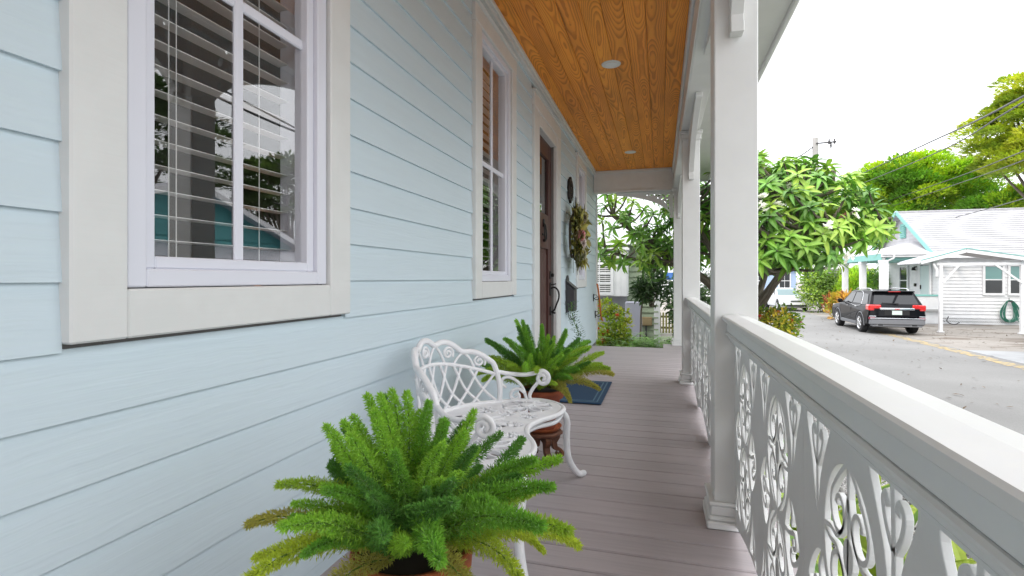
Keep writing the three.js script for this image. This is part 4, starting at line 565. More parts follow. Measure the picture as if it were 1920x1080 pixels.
shrub('feathery_shrub', 'bright lime green feathery shrub behind the black car', 'shrub', [11.5, 36.2], [1.05, 2.65, 1.0], { n: 5200, len: 0.22, wid: 0.045, tones: [[0.48, 0.72, 0.03], [0.60, 0.78, 0.04], [0.36, 0.62, 0.03]], seed: 403, clumps: 30, up: 0.9 });
shrub('small_tree', 'small leafy frangipani by the white porch column', 'shrub', [12.2, 34.6], [0.62, 2.75, 0.6], { n: 900, len: 0.22, wid: 0.075, tones: [[0.14, 0.34, 0.05], [0.22, 0.42, 0.06]], seed: 404, clumps: 18, lift: 0.5 });
shrub('croton', 'yellow and red croton bush in front of the black car', 'shrub', [8.95, 30.2], [0.75, 1.35, 1.1], { n: 900, len: 0.34, wid: 0.07, tones: [[0.55, 0.42, 0.03], [0.62, 0.36, 0.04], [0.40, 0.12, 0.03], [0.35, 0.38, 0.04]], seed: 405, clumps: 22, up: 0.8 });
shrub('flowering_shrub', 'ixora shrub with orange flowers under the bay window of the green house', 'shrub', [-1.02, 11.75], [0.42, 1.66, 0.35], { n: 2600, len: 0.085, wid: 0.05, tones: [[0.36, 0.50, 0.03], [0.22, 0.36, 0.03], [0.50, 0.54, 0.04]], seed: 406, clumps: 30, flowers: { n: 12, s: 0.05, c: [0.68, 0.13, 0.03] } });
shrub('garden_shrub', 'dark leafy shrub under the frangipani branch by the green house corner', 'shrub', [-0.18, 12.95], [0.5, 0.8, 0.4], { n: 900, len: 0.16, wid: 0.06, tones: [[0.045, 0.10, 0.03], [0.07, 0.14, 0.04]], seed: 407, base: 0.45, clumps: 20, mat: GLOSSLEAF });
scene.children[scene.children.length - 1].add(new THREE.Mesh(limb([[-0.3, -1.45, 0], [-0.28, -0.7, 0.02], [-0.2, 0.2, 0], [0.05, 0.45, 0]], 0.03, 0.018, 12), BARK)); scene.children[scene.children.length - 1].children.at(-1).name = 'trunk';
shrub('garden_shrub', 'dark green shrub behind the far porch post', 'shrub', [0.75, 14.2], [0.7, 2.3, 0.6], { n: 2200, len: 0.15, wid: 0.06, tones: [[0.05, 0.11, 0.03], [0.09, 0.17, 0.04]], seed: 408, clumps: 24 });
// ferns growing by the end of the porch
for (let i = 0; i < 9; i++) {
  const r = mulberry(500 + i), L = new Leaves(), x = -1.15 + (i % 5) * 0.36 + 0.1 * r(), d = 11.2 + 0.5 * r() + (i > 4 ? 0.6 : 0), t = thing('sword_fern', ['sword fern at the porch end, leftmost against the wall end', 'sword fern at the porch end, second from the wall end', 'sword fern at the porch end, in the middle of the row', 'sword fern at the porch end, second from the far post', 'sword fern at the porch end, next to the far post', 'rear sword fern behind the ixora, leftmost', 'rear sword fern behind the ixora stems', 'rear sword fern below the brown box', 'rear sword fern at the corner of the green house'][i], 'fern', [x, GY, d], 0, 'ferns at the porch end');
  for (let k = 0; k < 20; k++) { const a = k * 2.4, e = 0.5 + 0.9 * r(), out = new THREE.Vector3(Math.cos(a), 0, Math.sin(a)), len = 0.55 + 0.35 * r(), c = jitter([0.20, 0.42, 0.03], r, 0.4), p = new THREE.Vector3(); for (let q = 0; q < 26; q++) { const u = q / 26, dir = out.clone().multiplyScalar(0.35 + u * 0.9).add(new THREE.Vector3(0, e * (1.3 - 1.7 * u), 0)).normalize(), s = new THREE.Vector3(0, 1, 0).cross(dir).normalize(); p.addScaledVector(dir, len / 26 * 1.3); for (const g of [-1, 1]) L.add(p, s.clone().multiplyScalar(g).addScaledVector(dir, 0.4).normalize(), new THREE.Vector3(0, 1, 0), 0.10 * (1 - u * 0.75), 0.036, c); } }
  mesh('fronds', L.geo(), LEAF, t).position.y = 0.28; t.position.y = GY + 0.02;
}
// bromeliads in the gravel below the railing
for (const [i, x, d, s] of [[0, 0.98, 2.05, 1.2], [1, 1.4, 2.55, 1.3], [2, 1.05, 2.85, 1.15], [3, 1.2, 3.55, 1.15], [4, 1.0, 4.2, 1.1], [5, 1.0, 1.35, 1.15]]) {
  const r = mulberry(600 + i), t = thing('bromeliad', ['lime strap-leaved plant behind the fretwork, second nearest the camera', 'lime strap-leaved plant behind the fretwork, farthest out on the gravel', 'lime strap-leaved plant behind the middle of the near fretwork', 'smaller lime strap-leaved plant behind the two in the middle', 'lime plant with orange flower spike beyond the near porch post', 'lime strap-leaved plant at the near end of the fretwork'][i], 'plant', [x, GY, d], i, 'strap-leaved plants below the railing');
  for (let k = 0; k < 22; k++) { const a = k * 2.4, u = k / 22, L = new Leaves(), out = new THREE.Vector3(Math.cos(a), 0, Math.sin(a)); const c = jitter(r() < 0.75 ? [0.34, 0.46, 0.03] : [0.16, 0.32, 0.03], r, 0.25); L.add(out.clone().multiplyScalar(0.03), out.clone().multiplyScalar(0.12 + 0.5 * u).add(new THREE.Vector3(0, 1.5 - 0.5 * u, 0)).normalize(), new THREE.Vector3(0, 1, 0).addScaledVector(out, -0.8).normalize(), (0.75 + 0.4 * r()) * s, 0.065, c, 7, 0.5, [c[0] * 0.9, c[1] * 0.9, c[2]]); mesh('leaf', L.geo(), GLOSSLEAF, t); }
  const L = new Leaves(); for (let k = 0; k < 26; k++) { const a = k * 2.4, u = k / 26; L.add(new THREE.Vector3(0, 0.62 * s + 0.34 * u, 0), new THREE.Vector3(Math.cos(a), 0.9, Math.sin(a)).normalize(), new THREE.Vector3(0, 1, 0), 0.085 * (1.2 - u), 0.035, jitter([0.70, 0.12, 0.02], r, 0.25), 3, -0.3); } const f = mesh('flower_spike', L.geo(), PETAL, t); f.userData.label = 'orange red flower spike'; mesh('flower_stem', bar([0, 0, 0], [0, 0.95 * s, 0], 0.008), STEM, t);
}
// trees beyond the houses
const lime = [[0.30, 0.54, 0.02], [0.42, 0.64, 0.022], [0.52, 0.68, 0.025], [0.18, 0.40, 0.02]];
tree('poinciana_tree', 'broad lime green poinciana with layered crown behind the white house roof', [23, 57], { trunkH: 4.2, crown: [0, 8.6, 0, 6.6, 4.6, 5], pads: 190, padR: 1.25, n: 62000, len: 0.42, wid: 0.16, tones: lime, seed: 701, flat: 0.6, tr: 0.4 });
tree('poinciana_tree', 'lower lime green tree spreading just above the ridge of the white house', [27.5, 51], { trunkH: 3.4, crown: [0, 5.9, 0, 4.6, 3.0, 4], pads: 110, padR: 1.1, n: 34000, len: 0.42, wid: 0.16, tones: lime.slice(1), seed: 702, flat: 0.55, tr: 0.35 });
tree('tall_tree', 'tall airy yellow-green tree at the right edge of the view', [26.4, 46], { trunkH: 7, crown: [0.4, 11.6, 0, 4.9, 5.4, 4], pads: 150, padR: 1.1, n: 44000, len: 0.34, wid: 0.15, tones: [[0.46, 0.56, 0.02], [0.56, 0.62, 0.03], [0.32, 0.44, 0.02]], seed: 703, flat: 0.45, tr: 0.36, hollow: 0.2 });
tree('dark_tree', 'distant dark green tree at the right edge above the white roof', [37, 70], { trunkH: 3, crown: [0, 6.6, 0, 3, 4, 3], pads: 34, padR: 1.3, n: 7000, len: 0.45, wid: 0.22, tones: [[0.06, 0.12, 0.03], [0.10, 0.18, 0.04]], seed: 704, flat: 0.6, tr: 0.3 });
tree('dark_tree', 'dark green tree beyond the frangipani, between the two houses', [16.5, 62], { trunkH: 2.5, crown: [0, 5.4, 0, 3.4, 3.4, 3], pads: 40, padR: 1.3, n: 9000, len: 0.45, wid: 0.2, tones: [[0.05, 0.11, 0.02], [0.09, 0.17, 0.03]], seed: 705, flat: 0.5, tr: 0.3 });
tree('street_tree', 'dark spreading tree behind the teal house across the street', [24, 19.5], { trunkH: 4, crown: [0, 8.6, 0, 5.0, 4.2, 5.2], pads: 90, padR: 1.3, n: 22000, len: 0.36, wid: 0.19, tones: [[0.06, 0.12, 0.025], [0.10, 0.18, 0.03], [0.04, 0.08, 0.02]], seed: 706, flat: 0.5, tr: 0.4 });
tree('street_tree', 'paler green tree at the right of the teal house across the street', [19, 27.5], { trunkH: 3, crown: [1.5, 6.4, -1, 2.8, 3.0, 2.6], pads: 50, padR: 1.0, n: 11000, len: 0.3, wid: 0.15, tones: [[0.10, 0.19, 0.04], [0.15, 0.24, 0.05]], seed: 707, flat: 0.5, tr: 0.3 });

// ------------------------------------------------------------------ houses across and beyond the garden
// local frame of a far wall: x along it, y up, facing +z
function lapWall(w, h, pitch, notch) { // overlapping boards, one sawtooth sheet; notch(x,y) clips nothing, gables use lapGable
  const f = []; for (let y = 0; y < h - 1e-4; y += pitch) { const t = Math.min(y + pitch, h); f.push([[0, y, 0.04], [w, y, 0.04], [w, t, 0], [0, t, 0]], [[0, y, 0], [w, y, 0], [w, y, 0.04], [0, y, 0.04]]); } return hull(f);
}
function lapGable(w, h, pitch) { const f = []; for (let y = 0; y < h - 1e-4; y += pitch) { const t = Math.min(y + pitch, h), a = w / 2 * y / h, b = w / 2 * t / h; f.push([[a, y, 0.014], [w - a, y, 0.014], [w - b, t, 0], [b, t, 0]]); } return hull(f); }
function place(m, x, y, d, turn) { m.position.set(x, y, -d); m.rotation.y = turn; return m; }
const HW = S({ map: mottled(256, 1.5, [0.74, 0.745, 0.765], [0.80, 0.805, 0.82], 81), roughness: 0.6 }), SHINGLE = S({ map: tex(512, 512, (i, j) => { const k = 0.9 + 0.1 * hash(Math.floor(i / 512 * 24 + (j >> 6) * 0.5), j >> 6, 5) - 0.12 * fbm(i / 512 * 6, j / 512 * 6, 6, 6, 88, 4); return [0.56 * k, 0.555 * k, 0.58 * k]; }, [4.8, 1.76]), roughness: 0.85 }), TEAL = S({ color: rgb(0.22, 0.50, 0.46), roughness: 0.55 }), SAGE = S({ color: rgb(0.30, 0.36, 0.25), roughness: 0.6 }), LATT = S({ color: rgb(0.75, 0.76, 0.78), roughness: 0.6 });
function farWindow(parent, x, y, d, turn, w, h, { frame = HW, glass = GLASSM[0], bars = [0.5], vbar = 0, fw = 0.09, name = 'window' } = {}) {
  const o = [[-w / 2 - fw, -h / 2 - fw * 1.2], [w / 2 + fw, -h / 2 - fw * 1.2], [w / 2 + fw, h / 2 + fw], [-w / 2 - fw, h / 2 + fw]].map((p) => new THREE.Vector2(...p)), hole = [[-w / 2, -h / 2], [-w / 2, h / 2], [w / 2, h / 2], [w / 2, -h / 2]].map((p) => new THREE.Vector2(...p));
  const m = place(mesh(name, sawn(o, [hole], 0.05, 0.004), frame, parent), x, y, d, turn);
  mesh('pane', bx(-w / 2, w / 2, -h / 2, h / 2, -0.012, 0.0, 0.001), glass, m);
  const b = bars.map((k) => bx(-w / 2, w / 2, -h / 2 + h * k - 0.025, -h / 2 + h * k + 0.025, -0.03, -0.013)); if (vbar) b.push(bx(-0.014, 0.014, -h / 2, h / 2, -0.026, -0.0125)); if (b.length) mesh('sash_bar', merge(b), frame, m);
  return m;
}
const GLASSM = [P({ color: rgb(0.09, 0.16, 0.17), roughness: 0.06, ior: 1.6 }), P({ color: rgb(0.05, 0.055, 0.06), roughness: 0.08, ior: 1.5 }), P({ color: rgb(0.16, 0.30, 0.29), roughness: 0.1, ior: 1.5 })];
{ // white house with the carport
  const H = thing('white_house', 'white clapboard house with white shingle roof and teal trim across the street', 'house'), X = 12.5, N = 28.8, B = 36, WY2 = 2.12, RX = 21;
  place(mesh('wall', lapWall(RX - X, WY2 - GY, 0.155), HW, H), X, GY, N, 0);
  place(mesh('wall', lapWall(B - N, WY2 - GY, 0.155), HW, H), X, GY, B, -Math.PI / 2);
  place(mesh('gable', lapGable(B - N, 2.45, 0.2), SHINGLE, H), X, WY2, B, -Math.PI / 2);
  mesh('corner_board', bx(X - 0.03, X + 0.14, GY, WY2, N - 0.03, N + 0.12), HW, H);
  const mid = (N + B) / 2, run = mid - (N - 0.5), rise = 4.62 - 2.14, sl = Math.hypot(run, rise), roof = lapWall(RX - X + 0.4, sl, 0.22);
  for (const s of [1, -1]) { const m = mesh('roof', roof, SHINGLE, H); m.rotation.order = 'YXZ'; m.position.set(s > 0 ? X - 0.35 : RX + 0.05, 2.16, s > 0 ? -(N - 0.5) : -(B + 0.5)); m.rotation.y = s > 0 ? 0 : Math.PI; m.rotation.x = -(Math.PI / 2 - Math.atan2(rise, run)); }
  mesh('roof_edge', merge([beam([X - 0.37, 2.12, N - 0.52], [X - 0.37, 4.64, mid], 0.05, 0.2), beam([X - 0.37, 2.12, B + 0.52], [X - 0.37, 4.64, mid], 0.05, 0.2)]), TEAL, H);
  mesh('ridge_cap', beam([X - 0.4, 4.66, mid], [RX, 4.66, mid], 0.2, 0.06), SHINGLE, H);
  mesh('eave_board', bx(X - 0.33, RX, 2.05, 2.17, N - 0.53, N - 0.5), HW, H);
  { const lv = mesh('gable_vent', bx(X - 0.06, X - 0.02, 3.25, 4.02, mid - 0.3, mid + 0.3), TEAL, H); for (let k = 0; k < 6; k++) mesh('louvre', bx(X - 0.1, X - 0.061, 3.3 + k * 0.115, 3.37 + k * 0.115, mid - 0.25, mid + 0.25), TEAL, lv); }
  for (const x of [14.58, 15.52]) { const w = farWindow(H, x, 1.05, N - 0.045, 0, 0.64, 1.22, { glass: GLASSM[1] }); mesh('blind', bx(-0.31, 0.31, 0.02, 0.6, -0.016, -0.0125, 0.001), GLASSM[2], w); }
  { // lattice skirt: crossed strips over a dark panel that paints the shade behind them
    const p = mesh('lattice_skirt', merge([bx(X + 0.15, RX, GY + 0.001, GY + 0.04, N - 0.05, N - 0.02), bx(X + 0.15, RX, GY + 0.27, GY + 0.31, N - 0.05, N - 0.02)]), LATT, H); const s = []; for (let x = X + 0.1; x < 17.5; x += 0.075) s.push(beam([x, GY + 0.03, N - 0.03], [x + 0.25, GY + 0.28, N - 0.03], 0.008, 0.02, 0.001), beam([x + 0.25, GY + 0.03, N - 0.04], [x, GY + 0.28, N - 0.04], 0.008, 0.02, 0.001)); const m = mesh('lattice_strips', merge(s), LATT, p); m.userData.kind = 'stuff'; mesh('shade_panel', bx(X + 0.16, 17.6, GY + 0.03, GY + 0.28, N - 0.019, N - 0.01, 0.001), M.under, p);
  }
  // front porch on the street side
  const pk = [X - 0.02, 3.02, 31.2], e = 2.28, a = [10.05, e, 28.4], b = [10.05, e, 34.2], c = [X, e, 28.4], d = [X, e, 34.2], q = ([x, y, z]) => [x, y, -z];
  mesh('porch_roof', hull([[q(a), q(c), q(pk)], [q(b), q(a), q(pk)], [q(d), q(b), q(pk)], [q(a), q(b), q(d), q(c)]]), SHINGLE, H);
  mesh('porch_fascia', merge([bx(10.05, X, e - 0.17, e - 0.005, 28.41, 28.45)]), HW, H);
  mesh('porch_fascia', merge([bx(10.055, 10.1, e - 0.3, e - 0.005, 28.46, 34.2), bx(10.3, X - 0.05, e - 0.3, e - 0.172, 28.6, 28.66), bx(10.101, X - 0.05, e - 0.31, e - 0.29, 28.7, 34.2)]), TEAL, H);
  mesh('gutter', bx(10.08, X - 0.1, e - 0.07, e + 0.02, 28.33, 28.408, 0.02), HW, H);
  mesh('downspout', merge([tube([[10.55, e - 0.06, 28.36], [10.55, e - 0.2, 28.37], [10.35, e - 0.36, 28.5], [10.35, e - 0.6, 28.5]], 0.045, 14), bar([10.35, e - 0.5, 28.5], [10.35, GY, 28.5], 0.04)]), HW, H);
  for (const [x, d2] of [[10.2, 28.62], [10.2, 31.2], [10.2, 33.9]]) mesh('column', merge([bx(x - 0.13, x + 0.13, -0.28, e - 0.3, d2 - 0.13, d2 + 0.13, 0.01), bx(x - 0.17, x + 0.17, -0.32, -0.2, d2 - 0.17, d2 + 0.17), bx(x - 0.16, x + 0.16, e - 0.42, e - 0.3, d2 - 0.16, d2 + 0.16)]), HW, H);
  mesh('porch_floor', bx(10.0, X, -0.42, -0.32, 28.45, 34.1), S({ color: rgb(0.4, 0.4, 0.4) }), H); mesh('porch_skirt', bx(10.1, X, GY, -0.421, 28.6, 34), HW, H);
  mesh('porch_wall', merge([bx(11.3, X, -0.319, 0.28, 28.5, 28.6)]), HW, H); mesh('porch_wall_cap', bx(11.3, X, 0.281, 0.36, 28.46, 28.64), TEAL, H);
  farWindow(H, X - 0.045, 1.0, 32.25, -Math.PI / 2, 0.85, 1.4, { glass: GLASSM[1] });
  { const dr = place(mesh('door', bx(-0.45, 0.45, 0, 2.05, -0.05, 0, 0.01), S({ color: rgb(0.55, 0.66, 0.68), roughness: 0.4 }), H), X - 0.045, -0.32, 29.9, -Math.PI / 2); mesh('door_frame', merge([bx(-0.56, -0.455, 0, 2.1, -0.07, 0), bx(0.455, 0.56, 0, 2.1, -0.07, 0), bx(-0.56, 0.56, 2.101, 2.2, -0.07, 0)]), HW, dr); mesh('handle', bx(-0.38, -0.35, 0.9, 1.1, -0.1, -0.051), M.black, dr); }
  mesh('porch_lamp', merge([bx(X - 0.12, X - 0.02, 1.66, 1.72, 30.9, 31), new THREE.CylinderGeometry(0.06, 0.09, 0.16, 10).translate(X - 0.14, 1.6, -30.95)]), M.black, H);
  mesh('electric_meter', bx(X - 0.1, X - 0.02, 0.7, 0.86, 30.9, 31.05, 0.02), M.black, H);
}
{ // carport in front of it; roof cut short so daylight reaches the wall
  const C = thing('carport', 'white gabled carport with braced posts in front of the white house', 'carport'), x0 = 9.85, xa = 11.3, x1 = 13.3, ya = 2.2, D0 = 24, D1 = 25.9;
  mesh('roof', merge([plate([[x0, 1.76, D0], [xa, ya, D0], [xa, ya, D1], [x0, 1.76, D1]], 0.05), plate([[xa, ya, D0], [x1, 1.84, D0], [x1, 1.84, D1], [xa, ya, D1]], 0.05)]), SHINGLE, C);
  mesh('bargeboard', merge([beam([x0 - 0.03, 1.73, D0 - 0.03], [xa, ya - 0.03, D0 - 0.03], 0.05, 0.13), beam([xa, ya - 0.03, D0 - 0.03], [x1 + 0.03, 1.81, D0 - 0.03], 0.05, 0.13)]), HW, C);
  mesh('drip_edge', merge([beam([x0 - 0.03, 1.825, D0 - 0.03], [xa, ya + 0.065, D0 - 0.03], 0.07, 0.03), beam([xa, ya + 0.065, D0 - 0.03], [x1 + 0.03, 1.905, D0 - 0.03], 0.07, 0.03)]), TEAL, C);
  mesh('gutter', bx(x0 - 0.1, x0 - 0.02, 1.68, 1.77, D0, D1, 0.02), HW, C); mesh('downspout', merge([tube([[x0 + 0.45, 1.66, D0 + 0.1], [x0 + 0.5, 1.55, D0 + 0.1], [10.4, 1.44, D0 + 0.1], [10.41, 1.2, D0 + 0.1]], 0.05, 12)]), HW, C);
  mesh('tie_beam', bx(10.4, 13.2, 1.62, 1.72, D0 + 0.1, D0 + 0.2), HW, C);
  for (const x of [10.55, 13.14]) mesh('post', merge([bx(x - 0.055, x + 0.055, GY, 1.62, D0 + 0.1, D0 + 0.21), bx(x - 0.09, x + 0.09, GY, GY + 0.05, D0 + 0.06, D0 + 0.25)]), HW, C);
  for (const x of [12.65, 13.2]) mesh('tie_beam', bx(x - 0.05, x + 0.05, 1.64, 1.76, D0 + 0.22, 28.76), HW, C);
  mesh('brace', beam([10.6, 0.95, D0 + 0.08], [11.15, 1.66, D0 + 0.08], 0.05, 0.07), HW, C); mesh('brace', beam([13.09, 0.95, D0 + 0.08], [12.25, 1.66, D0 + 0.08], 0.05, 0.07), HW, C);
}
{
  const t = thing('garden_hose', 'green garden hose coiled on the white house wall below its windows', 'hose', [15.12, -0.32, 28.68]), r = mulberry(88), g = [];
  for (let k = 0; k < 8; k++) { const w = 0.16 + 0.028 * k, h = 0.46 + 0.02 * (k % 3), p = []; for (let i = 0; i < 20; i++) { const a = i / 20 * 6.283; p.push([w * Math.sin(a) * (1 - 0.35 * Math.cos(a)) + 0.02 * (r() - 0.5), 0.45 - h + h * Math.cos(a) + 0.0, -0.04 - 0.02 * (k % 4)]); } g.push(tube(p, 0.016, 50, 6, true)); }
  g.push(tube([[0.2, -0.3, -0.08], [0.32, -0.5, -0.08], [0.45, -0.62, -0.12], [0.6, -0.64, -0.2]], 0.016, 16, 6));
  mesh('coil', merge(g), S({ color: rgb(0.025, 0.16, 0.11), roughness: 0.5 }), t); mesh('hanger', merge([bx(-0.09, 0.09, 0.36, 0.42, -0.12, 0.0), bar([0, 0.4, -0.02], [0, 0.55, -0.01], 0.012)]), M.grey, t);
  const v = thing('garden_hose', 'short dark hose loop on the ground at the carport post', 'hose', [12.75, GY, 28.5]); mesh('coil', tube([[0, 0.35, 0], [-0.08, 0.15, -0.05], [0.05, 0.03, -0.1], [0.25, 0.02, -0.1], [0.4, 0.1, -0.05]], 0.02, 24, 6), M.grey, v);
}
// pale houses glimpsed under the frangipani
function farHouse(label, [x, d], turn, w, dep, h, rise, wall, roofM, wins, porch, trim = HW) {
  const t = thing('distant_house', label, 'house', [x, GY, d], turn);
  place(mesh('wall', lapWall(w, h, 0.18), wall, t), -w / 2, 0, 0, 0); place(mesh('wall', lapWall(dep, h, 0.18), wall, t), -w / 2, 0, dep, -Math.PI / 2); place(mesh('wall', lapWall(dep, h, 0.18), wall, t), w / 2, 0, 0, Math.PI / 2);
  const o = 0.45, A = w / 2 + o, q = (a, b, c) => [a, b, -c];
  mesh('roof', hull([[q(-A, h - 0.1, -o), q(A, h - 0.1, -o), q(A - 0.6, h + rise, dep / 2), q(-A + 0.6, h + rise, dep / 2)], [q(A, h - 0.1, dep + o), q(-A, h - 0.1, dep + o), q(-A + 0.6, h + rise, dep / 2), q(A - 0.6, h + rise, dep / 2)], [q(-A, h - 0.1, dep + o), q(-A, h - 0.1, -o), q(-A + 0.6, h + rise, dep / 2)], [q(A, h - 0.1, -o), q(A, h - 0.1, dep + o), q(A - 0.6, h + rise, dep / 2)], [q(-A, h - 0.1, -o), q(-A, h - 0.1, dep + o), q(A, h - 0.1, dep + o), q(A, h - 0.1, -o)]]), roofM, t);
  mesh('fascia', bx(-A, A, h - 0.28, h - 0.11, -o - 0.04, -o), trim, t);
  for (const [wx, wy, ww, wh] of wins) farWindow(t, wx, wy, -0.045, 0, ww, wh, { glass: GLASSM[1], vbar: 1 });
  if (porch) { mesh('porch_roof', plate([[-w / 2, h - 0.2, -2], [w / 2, h - 0.2, -2], [w / 2, h + 0.25, 0.05], [-w / 2, h + 0.25, 0.05]], 0.08), roofM, t); for (let k = 0; k < 4; k++) mesh('column', bx(-w / 2 + 0.1 + k * (w - 0.3) / 3, -w / 2 + 0.26 + k * (w - 0.3) / 3, 0, h - 0.2, -1.95, -1.8), HW, t); mesh('fascia', bx(-w / 2, w / 2, h - 0.4, h - 0.19, -2.05, -2.0), trim, t); }
  return t;
}
const PALEBLUE = S({ color: rgb(0.40, 0.52, 0.72), roughness: 0.6 }), METAL = S({ color: rgb(0.50, 0.50, 0.54), roughness: 0.45, metalness: 0.3 });
farHouse('pale blue house far down the street behind the white car', [9.2, 50], 0, 4.2, 6, 3.2, 1.6, PALEBLUE, METAL, [[-0.9, 1.9, 0.8, 1.3], [1.2, 1.9, 0.8, 1.3]]);
farHouse('white house with columned porch beyond the garden shrub', [15.2, 45], -0.12, 7.0, 6, 3.2, 1.3, HW, SHINGLE, [[-2.3, 1.8, 0.8, 1.4], [-0.3, 1.8, 0.8, 1.4], [2.2, 1.8, 0.8, 1.4]], true);
farHouse('low white house at the far end of the street', [4.0, 66], 0, 8, 6, 3.0, 1.8, HW, METAL, [[-2, 1.7, 1, 1.3], [1.5, 1.7, 1, 1.3]]);
{ // teal house across the street (mirrored in the near window)
  const t = thing('teal_house', 'teal clapboard house with grey metal gable roof across the street', 'house'), w = S({ color: rgb(0.10, 0.36, 0.37), roughness: 0.6 }), X = 13, A = 8.6, B = 19.2, m = (A + B) / 2, h = 2.55, ap = 4.35, q = (x, y, d) => [x, y, -d];
  place(mesh('wall', lapWall(B - A, h - GY, 0.16), w, t), X, GY, B, -Math.PI / 2); place(mesh('gable', lapGable(B - A, ap - h, 0.16), w, t), X, h, B, -Math.PI / 2); place(mesh('wall', lapWall(6, h - GY, 0.16), w, t), X, GY, A, 0); place(mesh('wall', lapWall(6, h - GY, 0.16), w, t), X + 6, GY, B, Math.PI);
  mesh('roof', merge([plate([[X - 0.5, h - 0.2, A - 0.55], [X - 0.5, ap + 0.05, m], [X + 7, ap + 0.05, m], [X + 7, h - 0.2, A - 0.55]], 0.06), plate([[X - 0.5, ap + 0.05, m], [X - 0.5, h - 0.2, B + 0.55], [X + 7, h - 0.2, B + 0.55], [X + 7, ap + 0.05, m]], 0.06)]), METAL, t);
  mesh('roof_edge', merge([beam([X - 0.53, h - 0.24, A - 0.55], [X - 0.53, ap, m], 0.04, 0.2), beam([X - 0.53, ap, m], [X - 0.53, h - 0.24, B + 0.55], 0.04, 0.2)]), HW, t);
  for (const d of [11, 13.9, 16.8]) farWindow(t, X - 0.045, 0.7, d, -Math.PI / 2, 0.95, 1.4, { glass: GLASSM[1] });
  mesh('porch_roof', plate([[X - 2.2, 1.75, A], [X - 2.2, 1.75, B], [X, 2.35, B], [X, 2.35, A]], 0.08), METAL, t); for (let k = 0; k < 4; k++) mesh('column', bx(X - 2.1, X - 1.95, GY, 1.72, A + 0.2 + k * 3.35, A + 0.35 + k * 3.35), HW, t);
}
{ // sage green neighbour at the end of the porch
  const t = thing('neighbour_house', 'sage green clapboard house with white bay window beyond the porch end', 'house'), D = 15.1, q = (x, y, d) => [x, y, -d];
  place(mesh('wall', lapWall(5.2, 3.05, 0.165), SAGE, t), -5.25, GY, D, 0); place(mesh('wall', lapWall(7, 3.05, 0.165), SAGE, t), -0.05, GY, D, Math.PI / 2);
  mesh('corner_board', bx(-0.17, 0.0, GY, 2.05, D - 0.03, D + 0.12), HW, t);
  mesh('eave', merge([bx(-5.6, 0.35, 2.05, 2.22, D - 0.45, D - 0.4), bx(-5.6, 0.3, 2.05, 2.08, D - 0.399, D)]), HW, t);
  mesh('roof', hull([[q(-5.7, 2.2, D - 0.45), q(0.4, 2.2, D - 0.45), q(0.4, 3.6, D + 3), q(-5.7, 3.6, D + 3)], [q(0.4, 2.2, D + 6.5), q(-5.7, 2.2, D + 6.5), q(-5.7, 3.6, D + 3), q(0.4, 3.6, D + 3)], [q(0.4, 2.2, D - 0.45), q(0.4, 2.2, D + 6.5), q(0.4, 3.6, D + 3)]]), METAL, t);
  // bay: board-and-batten box with a sash window
  mesh('bay', merge([bx(-2.9, -0.86, 0.62, 1.88, D - 0.62, D - 0.02), bx(-2.95, -0.82, 1.881, 1.96, D - 0.68, D - 0.02)]), HW, t); for (let k = 0; k < 5; k++) mesh('batten', bx(-0.9 - k * 0.14 - 0.006, -0.9 - k * 0.14 + 0.006, 0.63, 1.86, D - 0.635, D - 0.6205), HW, t);
  { const w = farWindow(t, -1.62, 1.24, D - 0.622, 0, 0.62, 1.02, { glass: GLASSM[1], bars: [0.24, 0.5, 0.76], vbar: 1, fw: 0.07 }); const sl = []; for (let k = 0; k < 18; k++) sl.push(bx(-0.3, 0.3, -0.48 + k * 0.055, -0.455 + k * 0.055, -0.0155, -0.0125, 0.0008)); const b = mesh('blind', merge(sl), M.slat, w); b.userData.kind = 'stuff'; }
  mesh('bay_skirt', bx(-2.9, -0.9, GY, 0.619, D - 0.3, D - 0.03), S({ color: rgb(0.30, 0.31, 0.34) }), t);
  const u = thing('utility_box', 'tall pale grey utility cabinet beside the ixora', 'utility box', [-0.68, GY, 14.0]); mesh('cabinet', bx(-0.2, 0.22, 0.42, 1.5, -0.14, 0.14, 0.02), S({ color: rgb(0.42, 0.42, 0.50), roughness: 0.5 }), u); mesh('feet', merge([bx(-0.18, -0.12, 0, 0.42, -0.1, 0.1), bx(0.12, 0.18, 0, 0.42, -0.1, 0.1)]), M.grey, u);
  const e = thing('meter_box', 'small tan wall box low on the sage green siding', 'meter box', [-0.38, -0.09, D]); mesh('box', bx(-0.16, 0.16, -0.12, 0.12, -0.13, -0.02, 0.015), S({ color: rgb(0.30, 0.22, 0.11), roughness: 0.6 }), e); mesh('cover', bx(-0.13, 0.13, -0.09, 0.07, -0.142, -0.131, 0.004), S({ color: rgb(0.33, 0.25, 0.13) }), e); mesh('conduit', bar([0.0, -0.12, -0.07], [0.0, -0.9, -0.07], 0.025), M.grey, e);
  const f = thing('garden_fence', 'olive picket fence in the gap beside the green house', 'fence', [0.3, GY, 20.5]); mesh('rail', bx(-0.9, 1.2, 0.62, 0.7, 0.03, 0.07), BARK, f); mesh('rail', bx(-0.9, 1.2, 0.2, 0.28, 0.03, 0.07), BARK, f); const wood = S({ color: rgb(0.24, 0.22, 0.08), roughness: 0.9 }), pk = bx(-0.035, 0.035, 0.04, 0.82, 0, 0.029); for (let k = 0; k < 19; k++) mesh('picket', pk, wood, f).position.x = -0.85 + k * 0.11;
